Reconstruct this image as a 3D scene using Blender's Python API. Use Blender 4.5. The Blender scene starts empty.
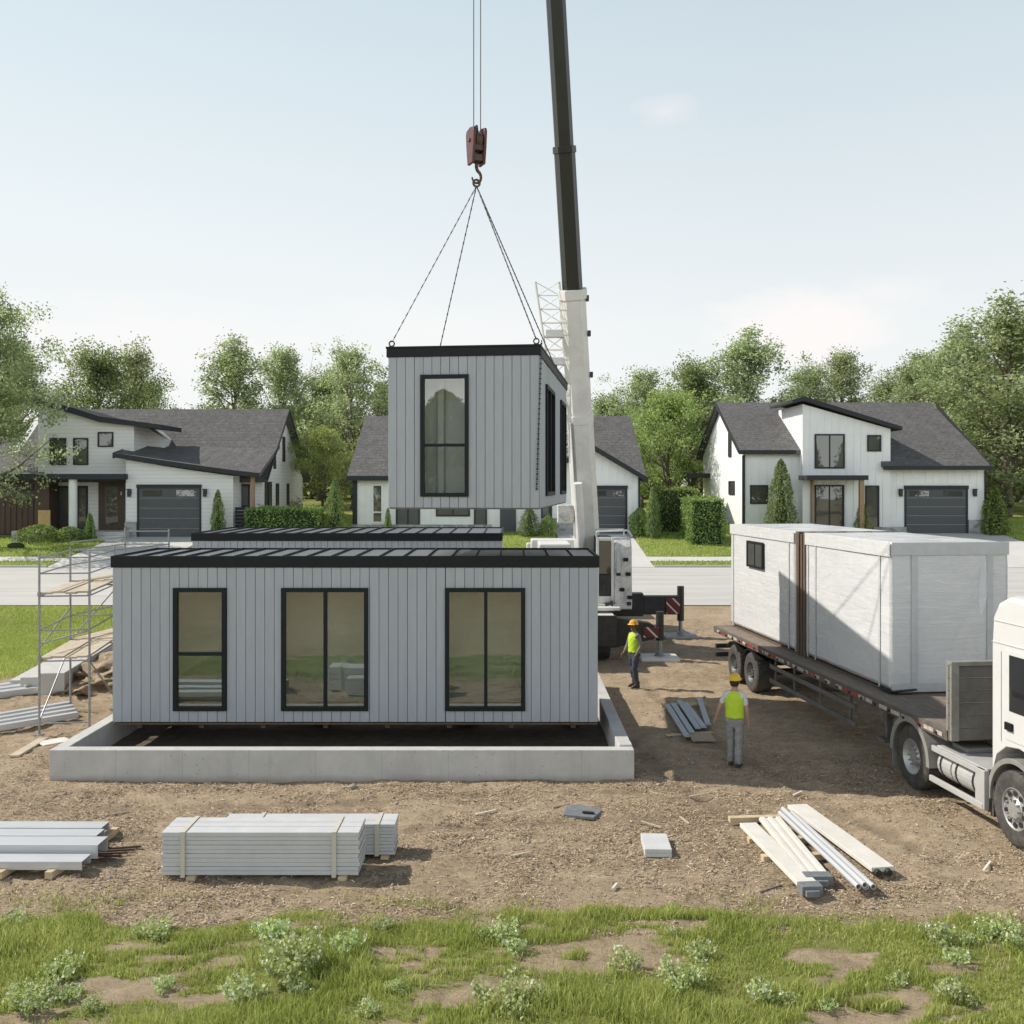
import bpy, bmesh, math, random
import numpy as np
from mathutils import Vector, Matrix
R = math.radians
random.seed(7)
rng = np.random.default_rng(11)
S = bpy.context.scene
COL = S.collection

# ------------------------------------------------------------------ terrain profile
def _ramp(y, a, b):
    y = np.asarray(y, float)
    return np.where(y < a, 0, np.where(y < b, (y - a) ** 2 / (2 * (b - a)), y - (a + b) / 2))
def gz(y):
    """height of the ground at depth y: level site, rising lawn street, plateau behind the houses"""
    return .12 * _ramp(y, 34, 38) - .09 * _ramp(y, 60, 66) - .03 * _ramp(y, 92, 112)
def gzf(y): return float(gz(y))

def vnoise(x, y, seed=0):
    xi = np.floor(x).astype(np.int64); yi = np.floor(y).astype(np.int64)
    fx = x - xi; fy = y - yi
    fx = fx * fx * (3 - 2 * fx); fy = fy * fy * (3 - 2 * fy)
    def h(a, b):
        n = (a * 374761393 + b * 668265263 + seed * 974634777) & 0xffffffff
        n = ((n ^ (n >> 13)) * 1274126177) & 0xffffffff
        n = (n ^ (n >> 16)) & 0xffff
        return n / 65535.0
    return (h(xi, yi) * (1 - fx) + h(xi + 1, yi) * fx) * (1 - fy) + (h(xi, yi + 1) * (1 - fx) + h(xi + 1, yi + 1) * fx) * fy
def fbm(x, y, seed=0, o=4):
    s = 0; a = .5; t = 0
    for k in range(o):
        s = s + a * vnoise(x * 2 ** k, y * 2 ** k, seed + k * 17); t += a; a *= .55
    return s / t
def sstep(a, b, x):
    t = np.clip((np.asarray(x, float) - a) / (b - a), 0, 1); return t * t * (3 - 2 * t)

# ------------------------------------------------------------------ node helpers
class NT:
    def __init__(s, m):
        s.nt = m.node_tree; s.nt.nodes.clear(); s.out = s.n('ShaderNodeOutputMaterial')
    def n(s, t, **kw):
        nd = s.nt.nodes.new(t)
        for k, v in kw.items():
            if k.startswith('_'): setattr(nd, k[1:], v)
        return nd
    def l(s, a, b): s.nt.links.new(a, b)
    def coord(s, scale=(1, 1, 1), kind='Object', rot=(0, 0, 0)):
        if not hasattr(s, 'tc'): s.tc = s.n('ShaderNodeTexCoord')
        mp = s.n('ShaderNodeMapping'); mp.inputs['Scale'].default_value = scale; mp.inputs['Rotation'].default_value = rot
        s.l(s.tc.outputs[kind], mp.inputs['Vector']); return mp.outputs['Vector']
    def noise(s, scale=5, detail=4, rough=.6, vec=None, dist=0):
        t = s.n('ShaderNodeTexNoise'); t.inputs['Scale'].default_value = scale; t.inputs['Detail'].default_value = detail
        t.inputs['Roughness'].default_value = rough; t.inputs['Distortion'].default_value = dist
        s.l(vec if vec is not None else s.coord(), t.inputs['Vector']); return t.outputs['Fac']
    def ramp(s, fac, stops):
        r = s.n('ShaderNodeValToRGB'); e = r.color_ramp.elements
        while len(e) < len(stops): e.new(.5)
        for k, (p, c) in enumerate(stops):
            e[k].position = p; e[k].color = (*c, 1) if len(c) == 3 else c
        s.l(fac, r.inputs['Fac']); return r.outputs['Color']
    def mix(s, fac, a, b, mode='MIX'):
        m = s.n('ShaderNodeMix'); m.data_type = 'RGBA'; m.blend_type = mode
        for v, i in ((fac, 0), (a, 6), (b, 7)):
            if hasattr(v, 'is_output'): s.l(v, m.inputs[i])
            else: m.inputs[i].default_value = v if i == 0 else (*v, 1)
        return m.outputs[2]
    def math(s, op, a, b=0.0, clamp=False):
        m = s.n('ShaderNodeMath'); m.operation = op; m.use_clamp = clamp
        for v, i in ((a, 0), (b, 1)):
            if hasattr(v, 'is_output'): s.l(v, m.inputs[i])
            else: m.inputs[i].default_value = v
        return m.outputs[0]
    def bump(s, h, strength=.3, dist=.02):
        b = s.n('ShaderNodeBump'); b.inputs['Strength'].default_value = strength; b.inputs['Distance'].default_value = dist
        s.l(h, b.inputs['Height']); return b.outputs['Normal']
    def bsdf(s, col, rough=.6, metal=0, normal=None, spec=.5):
        b = s.n('ShaderNodeBsdfPrincipled')
        if hasattr(col, 'is_output'): s.l(col, b.inputs['Base Color'])
        else: b.inputs['Base Color'].default_value = (*col, 1)
        if hasattr(rough, 'is_output'): s.l(rough, b.inputs['Roughness'])
        else: b.inputs['Roughness'].default_value = rough
        b.inputs['Metallic'].default_value = metal; b.inputs['Specular IOR Level'].default_value = spec
        if normal is not None: s.l(normal, b.inputs['Normal'])
        return b
    def end(s, sh): s.l(sh.outputs[0] if not hasattr(sh, 'is_output') else sh, s.out.inputs['Surface'])

MATS = {}
def newmat(name):
    m = bpy.data.materials.new(name); m.use_nodes = True; MATS[name] = m; return m, NT(m)
def mat(name, col, rough=.6, var=.15, scale=6, metal=0, bump=0, bscale=40, stretch=(1, 1, 1), spec=.5, dirt=0, dirtcol=(.16, .12, .08)):
    """weathered plain surface: colour variation, grime, fine bump"""
    m, t = newmat(name)
    v = t.coord(stretch)
    f = t.noise(scale, 5, .65, v)
    lo = tuple(c * (1 - var) for c in col); hi = tuple(min(1, c * (1 + var)) for c in col)
    c = t.ramp(f, [(.3, lo), (.7, hi)])
    if dirt:
        d = t.noise(scale * .6, 6, .75, v, .5)
        c = t.mix(t.math('MULTIPLY', t.ramp(d, [(.45, (0, 0, 0)), (.72, (1, 1, 1))]), dirt), c, dirtcol)
    r = t.ramp(f, [(.2, (min(1, rough * .85),) * 3), (.8, (min(1, rough * 1.15),) * 3)])
    nrm = t.bump(t.noise(bscale, 3, .6, v), bump, .01) if bump else None
    t.end(t.bsdf(c, r, metal, nrm, spec)); return m

m, t = newmat('siding_grey')
v = t.coord((4, 4, .5)); ge = t.n('ShaderNodeNewGeometry')
c = t.ramp(t.noise(3, 5, .65, v), [(.3, (.365, .388, .42)), (.7, (.41, .434, .466))])
k = t.math('ADD', t.math('MULTIPLY', ge.outputs['Random Per Island'], .07), .965); kk = t.n('ShaderNodeCombineColor'); [t.l(k, kk.inputs[i]) for i in range(3)]
c = t.mix(1.0, c, kk.outputs[0], 'MULTIPLY')
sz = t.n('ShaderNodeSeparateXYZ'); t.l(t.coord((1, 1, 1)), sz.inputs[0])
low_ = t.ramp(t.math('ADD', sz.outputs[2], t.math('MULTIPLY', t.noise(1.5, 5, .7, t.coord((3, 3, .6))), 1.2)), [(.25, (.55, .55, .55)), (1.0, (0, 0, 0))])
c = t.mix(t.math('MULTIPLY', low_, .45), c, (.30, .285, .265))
c = t.mix(t.math('MULTIPLY', t.ramp(t.noise(1.3, 6, .75, t.coord((5, 5, .25))), [(.55, (0, 0, 0)), (.8, (1, 1, 1))]), .28), c, (.30, .305, .31))
t.end(t.bsdf(c, .58, 0, t.bump(t.noise(30, 3, .6, v), .2, .01)))
mat('siding_dark', (.14, .148, .16), .8, .1)
mat('black_metal', (.012, .014, .016), .5, .15, 8, dirt=.1, dirtcol=(.04, .04, .04), spec=.22)
mat('roof_metal', (.19, .20, .215), .34, .10, 5, metal=.7, dirt=.2, dirtcol=(.12, .11, .10))
mat('inner_lining', (.60, .61, .59), .8, .05, 2)
mat('inner_floor', (.25, .2, .15), .6, .1, 4)
mat('steel_dark', (.02, .02, .021), .5, .25, 6, dirt=.35, dirtcol=(.10, .085, .07))
mat('boom_dark', (.028, .030, .026), .33, .12, 1.5, dirt=.2, dirtcol=(.06, .058, .05), stretch=(3, 3, .4), spec=.35)
mat('crane_white', (.70, .69, .66), .42, .06, 2, dirt=.35, dirtcol=(.38, .35, .30))
mat('crane_grimy', (.62, .61, .59), .5, .08, 6, dirt=.7, dirtcol=(.10, .095, .09))
mat('hook_red', (.095, .022, .022), .45, .2, 9, dirt=.5, dirtcol=(.05, .03, .028))
mat('rusty_steel', (.09, .055, .04), .6, .3, 12)
mat('wire_rope', (.12, .12, .12), .5, .2, 30, metal=.4)
mat('galvanised', (.33, .34, .35), .42, .15, 10, metal=.55, dirt=.2)
mat('plank_wood', (.52, .45, .35), .8, .2, 4, bump=.3, bscale=25, stretch=(1, 1, 6), dirt=.35, dirtcol=(.28, .23, .17))
mat('raw_timber', (.56, .44, .28), .75, .18, 5, bump=.3, bscale=30, dirt=.2)
mat('pale_board', (.66, .635, .58), .7, .06, 4, dirt=.2, dirtcol=(.50, .46, .40), bump=.15)
mat('dark_timber', (.12, .082, .055), .8, .3, 5, bump=.4, bscale=20, stretch=(3, 3, .6))
mat('deck_timber', (.19, .155, .125), .8, .35, 3, bump=.3, bscale=20, stretch=(6, 1, 1), dirt=.3)
mat('panel_white', (.55, .555, .56), .6, .06, 3, bump=.2, bscale=60, dirt=.12, dirtcol=(.42, .41, .39))
mat('strap_cream', (.56, .53, .45), .6, .05)
mat('concrete', (.52, .51, .49), .85, .10, 3, bump=.45, bscale=22, dirt=.25, dirtcol=(.36, .34, .31))
mat('paint_white', (.63, .63, .625), .3, .02, 2, spec=.5, dirt=.05, dirtcol=(.6, .58, .54))
mat('plastic_grey', (.20, .20, .195), .55, .1, 4, dirt=.35, dirtcol=(.28, .25, .21))
mat('tank_grey', (.42, .42, .41), .5, .08, 4, dirt=.3, dirtcol=(.3, .27, .23))
mat('rubber', (.05, .048, .045), .85, .25, 9, dirt=.6, dirtcol=(.16, .14, .115), bump=.2)
mat('rim_silver', (.46, .46, .45), .45, .1, 7, metal=.6, dirt=.35, dirtcol=(.2, .17, .14))
mat('rim_dark', (.075, .08, .085), .5, .15, 7, metal=.3, dirt=.4)
mat('trailer_grey', (.13, .125, .115), .6, .25, 4, dirt=.4, dirtcol=(.22, .19, .15), bump=.2)
mat('rail_rust', (.105, .09, .078), .7, .35, 7, dirt=.5, dirtcol=(.17, .125, .095), bump=.3)
mat('frame_grey', (.24, .235, .22), .6, .2, 5, dirt=.4)
mat('guard_grey', (.24, .235, .22), .6, .15, 3, dirt=.5, dirtcol=(.34, .30, .25))
mat('reflector_red', (.34, .035, .03), .4, .2, 9, dirt=.3)
mat('reflector_white', (.50, .45, .40), .5, .2, 9, dirt=.8, dirtcol=(.25, .18, .14))
mat('tape_grey', (.52, .53, .54), .35, .08, 6)
mat('vest_lime', (.50, .68, .04), .8, .08, 8)
mat('vest_band', (.60, .62, .58), .45, .08, 8)
mat('helmet_yellow', (.78, .50, .03), .35, .04, 8)
mat('helmet_orange', (.80, .42, .06), .4, .06, 8)
mat('skin', (.46, .27, .19), .6, .08, 12)
mat('skin_tan', (.20, .115, .075), .6, .08, 12)
mat('tee_white', (.62, .62, .62), .85, .06, 9)
mat('sleeve_grey', (.20, .18, .17), .85, .1, 9)
mat('trouser_grey', (.27, .265, .26), .9, .16, 14, bump=.6, bscale=18, dirt=.3)
mat('jeans', (.05, .06, .085), .9, .25, 14, bump=.6, bscale=18)
mat('boot', (.035, .03, .027), .7, .2, 9)
mat('hair', (.03, .02, .014), .7, .2, 30)
mat('eye_dark', (.02, .015, .012), .3, .1)
mat('lip', (.30, .12, .1), .6, .1)
mat('house_white', (.77, .78, .78), .75, .04, 1.5, dirt=.08, dirtcol=(.52, .51, .49))
mat('house_trim', (.034, .036, .04), .65, .15, 5, spec=.25)
mat('garage_door', (.06, .066, .074), .5, .1, 3)
mat('wood_brown', (.075, .045, .032), .6, .25, 3, stretch=(5, 5, .5), bump=.3)
mat('wood_post', (.30, .19, .11), .65, .2, 4, stretch=(4, 4, .6))
mat('trunk', (.13, .105, .08), .9, .3, 6, bump=.8, bscale=14, stretch=(2, 2, .5))
mat('stone_chip', (.30, .27, .235), .85, .25, 8, bump=.5)
mat('grey_slab', (.17, .18, .19), .7, .2, 6, bump=.4)
mat('chip_board', (.34, .28, .20), .85, .35, 25, bump=.4)
mat('blue_board', (.36, .41, .46), .55, .08, 5, dirt=.15)
mat('lamp_black', (.015, .015, .016), .4, .1)
mat('white_flower', (.62, .66, .56), .7, .08)
mat('yellow_door', (.55, .40, .17), .7, .15, 3)
mat('red_lens', (.5, .02, .02), .2, .1)

# aluminium / painted channel
mat('channel_white', (.60, .61, .63), .38, .06, 5, metal=.25, stretch=(.3, 6, 6), dirt=.08, dirtcol=(.4, .4, .4))

# horizontal lap siding for the stucco house
m, t = newmat('lap_siding')
v = t.coord((1, 1, 1)); sp = t.n('ShaderNodeSeparateXYZ'); t.l(v, sp.inputs[0])
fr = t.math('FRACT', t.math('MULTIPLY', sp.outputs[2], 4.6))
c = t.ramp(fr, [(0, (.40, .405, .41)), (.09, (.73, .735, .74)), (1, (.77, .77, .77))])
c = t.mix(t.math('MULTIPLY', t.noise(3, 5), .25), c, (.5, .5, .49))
t.end(t.bsdf(c, .75, 0, t.bump(fr, .5, .03)))
# stone base
m, t = newmat('stone_base')
vo = t.n('ShaderNodeTexVoronoi'); vo.inputs['Scale'].default_value = 3.2; t.l(t.coord((1, 1, 1.9)), vo.inputs['Vector'])
bw = t.n('ShaderNodeRGBToBW'); t.l(vo.outputs['Color'], bw.inputs[0])
c = t.mix(.5, t.ramp(t.noise(2.5), [(.3, (.2, .21, .22)), (.7, (.42, .42, .42))]), t.ramp(bw.outputs[0], [(.2, (.16, .165, .17)), (.8, (.5, .5, .49))]))
t.end(t.bsdf(c, .85, 0, t.bump(vo.outputs['Distance'], .6, .04)))
# shuttered concrete: panel joints, pin holes, rain stains
m, t = newmat('formed_concrete')
v = t.coord((1, 1, 1)); sx_ = t.n('ShaderNodeSeparateXYZ'); t.l(v, sx_.inputs[0])
c = t.ramp(t.noise(1.6, 6, .7, v), [(.3, (.44, .435, .42)), (.7, (.56, .55, .53))])
fr = t.math('FRACT', t.math('DIVIDE', t.math('ADD', sx_.outputs[0], sx_.outputs[1]), 1.24))
c = t.mix(t.ramp(fr, [(0, (.7,) * 3), (.012, (.0,) * 3)]), c, (.27, .265, .255))
vo = t.n('ShaderNodeTexVoronoi'); vo.inputs['Scale'].default_value = 7; t.l(v, vo.inputs['Vector'])
c = t.mix(t.ramp(vo.outputs['Distance'], [(.07, (.75,) * 3), (.13, (0, 0, 0))]), c, (.25, .24, .225))
c = t.mix(t.ramp(t.noise(2.2, 6, .8, t.coord((2.5, 2.5, .5))), [(.52, (0, 0, 0)), (.75, (.5,) * 3)]), c, (.34, .325, .30))
c = t.mix(t.ramp(t.math('ADD', sx_.outputs[2], t.math('MULTIPLY', t.noise(3, 4), .14)), [(.06, (.6,) * 3), (.17, (0, 0, 0))]), c, (.31, .25, .19))
t.end(t.bsdf(c, .88, 0, t.bump(t.noise(25, 5, .75, v), .5, .012)))
mat('shade_dark_soil', (.10, .075, .054), .9, .4, 5, bump=.8, bscale=9)  # soil colour darkened to stand in for the shade under the long module
# asphalt shingles
def shingle(name, a, b, sx, sy):
    m, t = newmat(name)
    v = t.coord((sx, sy, 1))
    bt = t.n('ShaderNodeTexBrick'); bt.inputs['Scale'].default_value = 1.0
    bt.inputs['Color1'].default_value = (*a, 1); bt.inputs['Color2'].default_value = (*b, 1)
    bt.inputs['Mortar'].default_value = (*[x * .45 for x in a], 1)
    bt.inputs['Mortar Size'].default_value = .035; bt.inputs['Brick Width'].default_value = .42; bt.inputs['Row Height'].default_value = .22; bt.inputs['Bias'].default_value = -.1
    t.l(v, bt.inputs['Vector'])
    c = t.mix(.55, bt.outputs['Color'], t.ramp(t.noise(1.1, 6, .8), [(.3, a), (.7, b)]))
    c = t.mix(.4, c, t.ramp(t.noise(5, 4, .85), [(.3, tuple(x * .5 for x in a)), (.7, tuple(min(1, x * 1.5) for x in b))]))
    t.end(t.bsdf(c, .9, 0, t.bump(bt.outputs['Fac'], .5, .03)))
shingle('shingles', (.050, .049, .051), (.165, .157, .154), 1, .82)
# glazing
def glazing(name, refl, tint, through):
    m, t = newmat(name)
    g = t.n('ShaderNodeBsdfGlossy'); g.inputs['Roughness'].default_value = .012; g.inputs['Color'].default_value = (.92, .95, .93, 1)
    t.l(t.bump(t.noise(1.3, 1), .02, .05), g.inputs['Normal'])
    if through:
        b = t.n('ShaderNodeBsdfTransparent'); b.inputs['Color'].default_value = (*tint, 1)
    else:
        b = t.bsdf(t.ramp(t.noise(.9, 3), [(.35, tuple(c * .5 for c in tint)), (.7, tint)]), .5)
    lw = t.n('ShaderNodeLayerWeight'); lw.inputs['Blend'].default_value = .35
    f = t.math('ADD', t.math('MULTIPLY', lw.outputs['Fresnel'], .32), refl, True)
    mx = t.n('ShaderNodeMixShader'); t.l(f, mx.inputs[0]); t.l(b.outputs[0], mx.inputs[1]); t.l(g.outputs[0], mx.inputs[2]); t.end(mx)
glazing('module_glass', .125, (.84, .87, .84), True)
glazing('house_glass', .09, (.05, .052, .042), False)
glazing('cab_glass', .12, (.02, .02, .022), False)
glazing('module_glass_pale', .085, (.94, .95, .93), True)
# shrink wrap film over white modules
m, t = newmat('wrap_film')
v = t.coord((.55, .55, 4.6)); v2 = t.coord((1, 1, 1))
n1 = t.noise(2.0, 5, .6, v, .9); n2 = t.noise(9, 5, .7, v, .8); n3 = t.noise(1.1, 3, .6, v2, 2.5)
c = t.ramp(n3, [(.3, (.61, .62, .635)), (.65, (.67, .67, .672))])
c = t.mix(t.math('MULTIPLY', t.ramp(n1, [(.5, (0, 0, 0)), (.8, (1, 1, 1))]), .16), c, (.58, .60, .62))
h = t.math('ADD', t.math('MULTIPLY', n1, 1.0), t.math('MULTIPLY', n3, 1.2))
t.end(t.bsdf(c, t.ramp(n1, [(.3, (.16,) * 3), (.7, (.32,) * 3)]), 0, t.bump(h, .28, .05), .6))
m, t = newmat('clear_film')
g = t.n('ShaderNodeBsdfPrincipled'); g.inputs['Base Color'].default_value = (.8, .82, .85, 1); g.inputs['Roughness'].default_value = .25
tr = t.n('ShaderNodeBsdfTransparent'); mx = t.n('ShaderNodeMixShader'); mx.inputs[0].default_value = .32
t.l(tr.outputs[0], mx.inputs[1]); t.l(g.outputs[0], mx.inputs[2]); t.end(mx)
# foliage with light passing through it
def foliage(name, dark, mid, light, trans=.4, scale=.6):
    m, t = newmat(name)
    ge = t.n('ShaderNodeNewGeometry')
    f = t.math('ADD', t.math('MULTIPLY', ge.outputs['Random Per Island'], .55), t.math('MULTIPLY', t.noise(scale, 3), .6))
    c = t.ramp(f, [(.25, dark), (.55, mid), (.9, light)])
    oi = t.n('ShaderNodeObjectInfo')
    hs = t.n('ShaderNodeHueSaturation'); t.l(c, hs.inputs['Color'])
    t.l(t.math('ADD', t.math('MULTIPLY', oi.outputs['Random'], .035), .482), hs.inputs['Hue'])
    t.l(t.math('ADD', t.math('MULTIPLY', oi.outputs['Random'], .35), .85), hs.inputs['Value'])
    c = hs.outputs['Color']
    b = t.bsdf(c, .62, 0, None, .14)
    tl = t.n('ShaderNodeBsdfTranslucent'); t.l(t.mix(.4, c, (.36, .44, .12)), tl.inputs['Color'])
    mx = t.n('ShaderNodeMixShader'); mx.inputs[0].default_value = trans
    t.l(b.outputs[0], mx.inputs[1]); t.l(tl.outputs[0], mx.inputs[2]); t.end(mx)
foliage('leaf_tree', (0.153, 0.195, 0.088), (0.342, 0.407, 0.218), (0.661, 0.708, 0.472), .6)
foliage('leaf_dark', (0.102, 0.138, 0.060), (0.216, 0.282, 0.126), (0.480, 0.540, 0.300), .56)
foliage('leaf_bright', (0.143, 0.194, 0.057), (0.300, 0.380, 0.122), (0.543, 0.601, 0.257), .5)
foliage('leaf_conifer', (0.091, 0.137, 0.055), (0.200, 0.273, 0.101), (0.437, 0.510, 0.218), .3, 2)
foliage('leaf_hedge', (0.087, 0.148, 0.038), (0.202, 0.298, 0.087), (0.437, 0.543, 0.193), .3, 2)
foliage('leaf_weed', (.30, .38, .12), (.56, .65, .30), (.78, .82, .55), .45, 3)
foliage('dry_blade', (.30, .25, .12), (.48, .42, .22), (.62, .56, .34), .35, 2)
foliage('grass_blade', (.20, .255, .05), (.40, .475, .115), (.70, .69, .30), .45, 1.2)
foliage('lawn_blade', (0.240, 0.300, 0.060), (0.390, 0.465, 0.112), (0.630, 0.645, 0.240), .45, .35)
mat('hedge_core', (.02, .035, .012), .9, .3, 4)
# mulch chips
m, t = newmat('mulch_chip')
ge = t.n('ShaderNodeNewGeometry')
c = t.ramp(ge.outputs['Random Per Island'], [(0, (.085, .056, .033)), (.35, (.30, .215, .138)), (.75, (.55, .43, .29)), (1, (.66, .555, .41))])
t.end(t.bsdf(c, .85))
# ground sheet: dirt / lawn by vertex mask
m, t = newmat('ground_mix')
at = t.n('ShaderNodeAttribute'); at.attribute_name = 'lawn'
v = t.coord((1, 1, 1)); vs = t.coord((1.0, 2.3, 1), rot=(0, 0, .35))
big = t.noise(.22, 4, .6, v); med = t.noise(1.6, 6, .72, vs, .6); fine = t.noise(11, 7, .8, vs); tiny = t.noise(55, 4, .8, v)
dc = t.ramp(t.math('ADD', t.math('MULTIPLY', med, .5), t.math('MULTIPLY', fine, .5)), [(.3, (.135, .095, .060)), (.5, (.405, .308, .206)), (.68, (.66, .53, .375))])
dc = t.mix(t.ramp(big, [(.38, (0, 0, 0)), (.6, (.45,) * 3)]), dc, (.56, .44, .31))
ru = t.n('ShaderNodeAttribute'); ru.attribute_name = 'rut'
dc = t.mix(t.math('MULTIPLY', ru.outputs['Fac'], .55), dc, (.20, .148, .10))
dc = t.mix(t.ramp(t.noise(.35, 5, .65, t.coord((1, 1.6, 1), rot=(0, 0, .6))), [(.52, (0, 0, 0)), (.72, (.5,) * 3)]), dc, (.23, .17, .115))
dc = t.mix(t.math('MULTIPLY', t.ramp(tiny, [(.52, (0, 0, 0)), (.7, (1, 1, 1))]), .5), dc, (.70, .59, .45))
dc = t.mix(t.math('MULTIPLY', t.ramp(tiny, [(.3, (1, 1, 1)), (.42, (0, 0, 0))]), .6), dc, (.08, .056, .036))
lc = t.ramp(t.math('ADD', t.math('MULTIPLY', t.noise(.5, 5, .7, v), .5), t.math('MULTIPLY', fine, .5)), [(.3, (.15, .17, .045)), (.55, (.28, .30, .09)), (.75, (.42, .39, .18))])
c = t.mix(at.outputs['Fac'], dc, lc)
h = t.math('ADD', t.math('MULTIPLY', fine, 1), t.math('MULTIPLY', tiny, .45))
t.end(t.bsdf(c, .95, 0, t.bump(h, .9, .05), .2))
# light concrete street
m, t = newmat('street_concrete')
v = t.coord((1, 1, 1)); vs = t.coord((.10, 1.5, 1))
c = t.ramp(t.noise(1.4, 6, .7, vs), [(.3, (.43, .415, .39)), (.7, (.60, .58, .55))])
c = t.mix(t.math('MULTIPLY', t.noise(25, 4, .8, v), .35), c, (.42, .405, .385))
t.end(t.bsdf(c, .85, 0, t.bump(t.noise(60, 3, .7, v), .25, .01)))
m, t = newmat('drive_concrete')
v = t.coord((1, 1, 1))
c = t.ramp(t.noise(.8, 6, .7, v), [(.3, (.55, .535, .505)), (.7, (.66, .645, .61))])
c = t.mix(t.math('MULTIPLY', t.noise(20, 4, .8, v), .3), c, (.36, .35, .33))
t.end(t.bsdf(c, .85, 0, t.bump(t.noise(60, 3, .7, v), .25, .01)))
mat('kerb_stone', (.46, .45, .43), .85, .1, 3, bump=.3)
# outrigger warning stripes, red and white
m, t = newmat('warning_stripe')
sp = t.n('ShaderNodeSeparateXYZ'); t.l(t.coord((1, 1, 1)), sp.inputs[0])
fr = t.math('FRACT', t.math('MULTIPLY', t.math('ADD', sp.outputs[0], sp.outputs[2]), 2.6))
c = t.ramp(fr, [(0, (.10, .016, .016)), (.80, (.16, .02, .02)), (.82, (.6, .58, .56)), (1, (.6, .58, .56))])
t.end(t.bsdf(c, .5))

# ------------------------------------------------------------------ mesh builder
class MB:
    def __init__(s): s.v = []; s.f = []; s.mi = []
    def add(s, vs, fs, m=0):
        o = len(s.v); s.v += [tuple(p) for p in vs]
        for f in fs: s.f.append(tuple(o + i for i in f)); s.mi.append(m)
        return s
    def box(s, x0, x1, y0, y1, z0, z1, m=0, M=None):
        vs = [(x, y, z) for z in (z0, z1) for y in (y0, y1) for x in (x0, x1)]
        if M is not None: vs = [M(*p) if callable(M) else tuple(M @ Vector(p)) for p in vs]
        return s.add(vs, [(0, 2, 3, 1), (4, 5, 7, 6), (0, 1, 5, 4), (2, 6, 7, 3), (0, 4, 6, 2), (1, 3, 7, 5)], m)
    def beam(s, p, q, w, h, m=0, up=(0, 0, 1), w2=None, h2=None):
        p = Vector(p); q = Vector(q); d = (q - p).normalized(); u = Vector(up)
        if abs(d.dot(u)) > .98: u = Vector((0, 1, 0))
        x = d.cross(u).normalized(); y = x.cross(d).normalized(); w2 = w if w2 is None else w2; h2 = h if h2 is None else h2
        vs = [p + x * a * w / 2 + y * b * h / 2 for a, b in ((-1, -1), (1, -1), (1, 1), (-1, 1))] + [q + x * a * w2 / 2 + y * b * h2 / 2 for a, b in ((-1, -1), (1, -1), (1, 1), (-1, 1))]
        return s.add(vs, [(3, 2, 1, 0), (4, 5, 6, 7), (0, 1, 5, 4), (1, 2, 6, 5), (2, 3, 7, 6), (3, 0, 4, 7)], m)
    def sect(s, p, q, prof, m=0, up=(0, 0, 1), k2=1):
        """extrude a closed profile [(a,b)...] from p to q"""
        p = Vector(p); q = Vector(q); d = (q - p).normalized(); u = Vector(up)
        x = d.cross(u).normalized(); y = x.cross(d).normalized(); n = len(prof)
        vs = [p + x * a + y * b for a, b in prof] + [q + x * a * k2 + y * b * k2 for a, b in prof]
        return s.add(vs, [tuple(range(n))[::-1], tuple(range(n, 2 * n))] + [(i, (i + 1) % n, n + (i + 1) % n, n + i) for i in range(n)], m)
    def tube(s, p, q, r, n=8, m=0, r2=None, caps=True):
        p = Vector(p); q = Vector(q); d = (q - p).normalized(); u = Vector((0, 0, 1)) if abs(d.z) < .9 else Vector((0, 1, 0))
        x = d.cross(u).normalized(); y = x.cross(d).normalized(); r2 = r if r2 is None else r2
        a = [2 * math.pi * i / n for i in range(n)]
        vs = [p + (x * math.cos(t) + y * math.sin(t)) * r for t in a] + [q + (x * math.cos(t) + y * math.sin(t)) * r2 for t in a]
        fs = [(i, (i + 1) % n, n + (i + 1) % n, n + i) for i in range(n)]
        if caps: fs += [tuple(range(n))[::-1], tuple(range(n, 2 * n))]
        return s.add(vs, fs, m)
    def path(s, pts, r, n=8, m=0):
        for a, b in zip(pts[:-1], pts[1:]): s.tube(a, b, r, n, m)
        return s
    def ring(s, c, axis, prof, n=28, m=0, a0=0, a1=2 * math.pi):
        """lathe: prof = [(along axis, radius)...] closed loop around the axis"""
        c = Vector(c); ax = Vector(axis).normalized(); u = Vector((0, 0, 1)) if abs(ax.z) < .9 else Vector((0, 1, 0))
        x = ax.cross(u).normalized(); y = x.cross(ax).normalized(); full = abs(a1 - a0 - 2 * math.pi) < 1e-4
        k = n if full else n + 1; L = len(prof)
        vs = []
        for i in range(k):
            t = a0 + (a1 - a0) * i / n
            vs += [c + ax * a + (x * math.cos(t) + y * math.sin(t)) * r for a, r in prof]
        fs = []
        for i in range(n):
            j = (i + 1) % k
            for q in range(L): fs.append((i * L + q, i * L + (q + 1) % L, j * L + (q + 1) % L, j * L + q))
        if not full: fs += [tuple(range(L)), tuple(range((k - 1) * L, k * L))[::-1]]
        return s.add(vs, fs, m)
    def prism(s, poly, t0, t1, axis='y', m=0):
        """polygon in the plane across `axis`, extruded from t0 to t1"""
        P = {'y': lambda a, b, t: (a, t, b), 'x': lambda a, b, t: (t, a, b), 'z': lambda a, b, t: (a, b, t)}[axis]; n = len(poly)
        return s.add([P(a, b, t0) for a, b in poly] + [P(a, b, t1) for a, b in poly],
                     [tuple(range(n)), tuple(range(n, 2 * n))[::-1]] + [(i, n + i, n + (i + 1) % n, (i + 1) % n) for i in range(n)], m)
    def slab(s, c4, th, m=0):
        """roof slab: polygon of top corners, thickened straight down"""
        n = len(c4)
        return s.add(list(c4) + [(a, b, c - th) for a, b, c in c4], [tuple(range(n)), tuple(range(n, 2 * n))[::-1]] + [(i, n + i, n + (i + 1) % n, (i + 1) % n) for i in range(n)], m)
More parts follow.
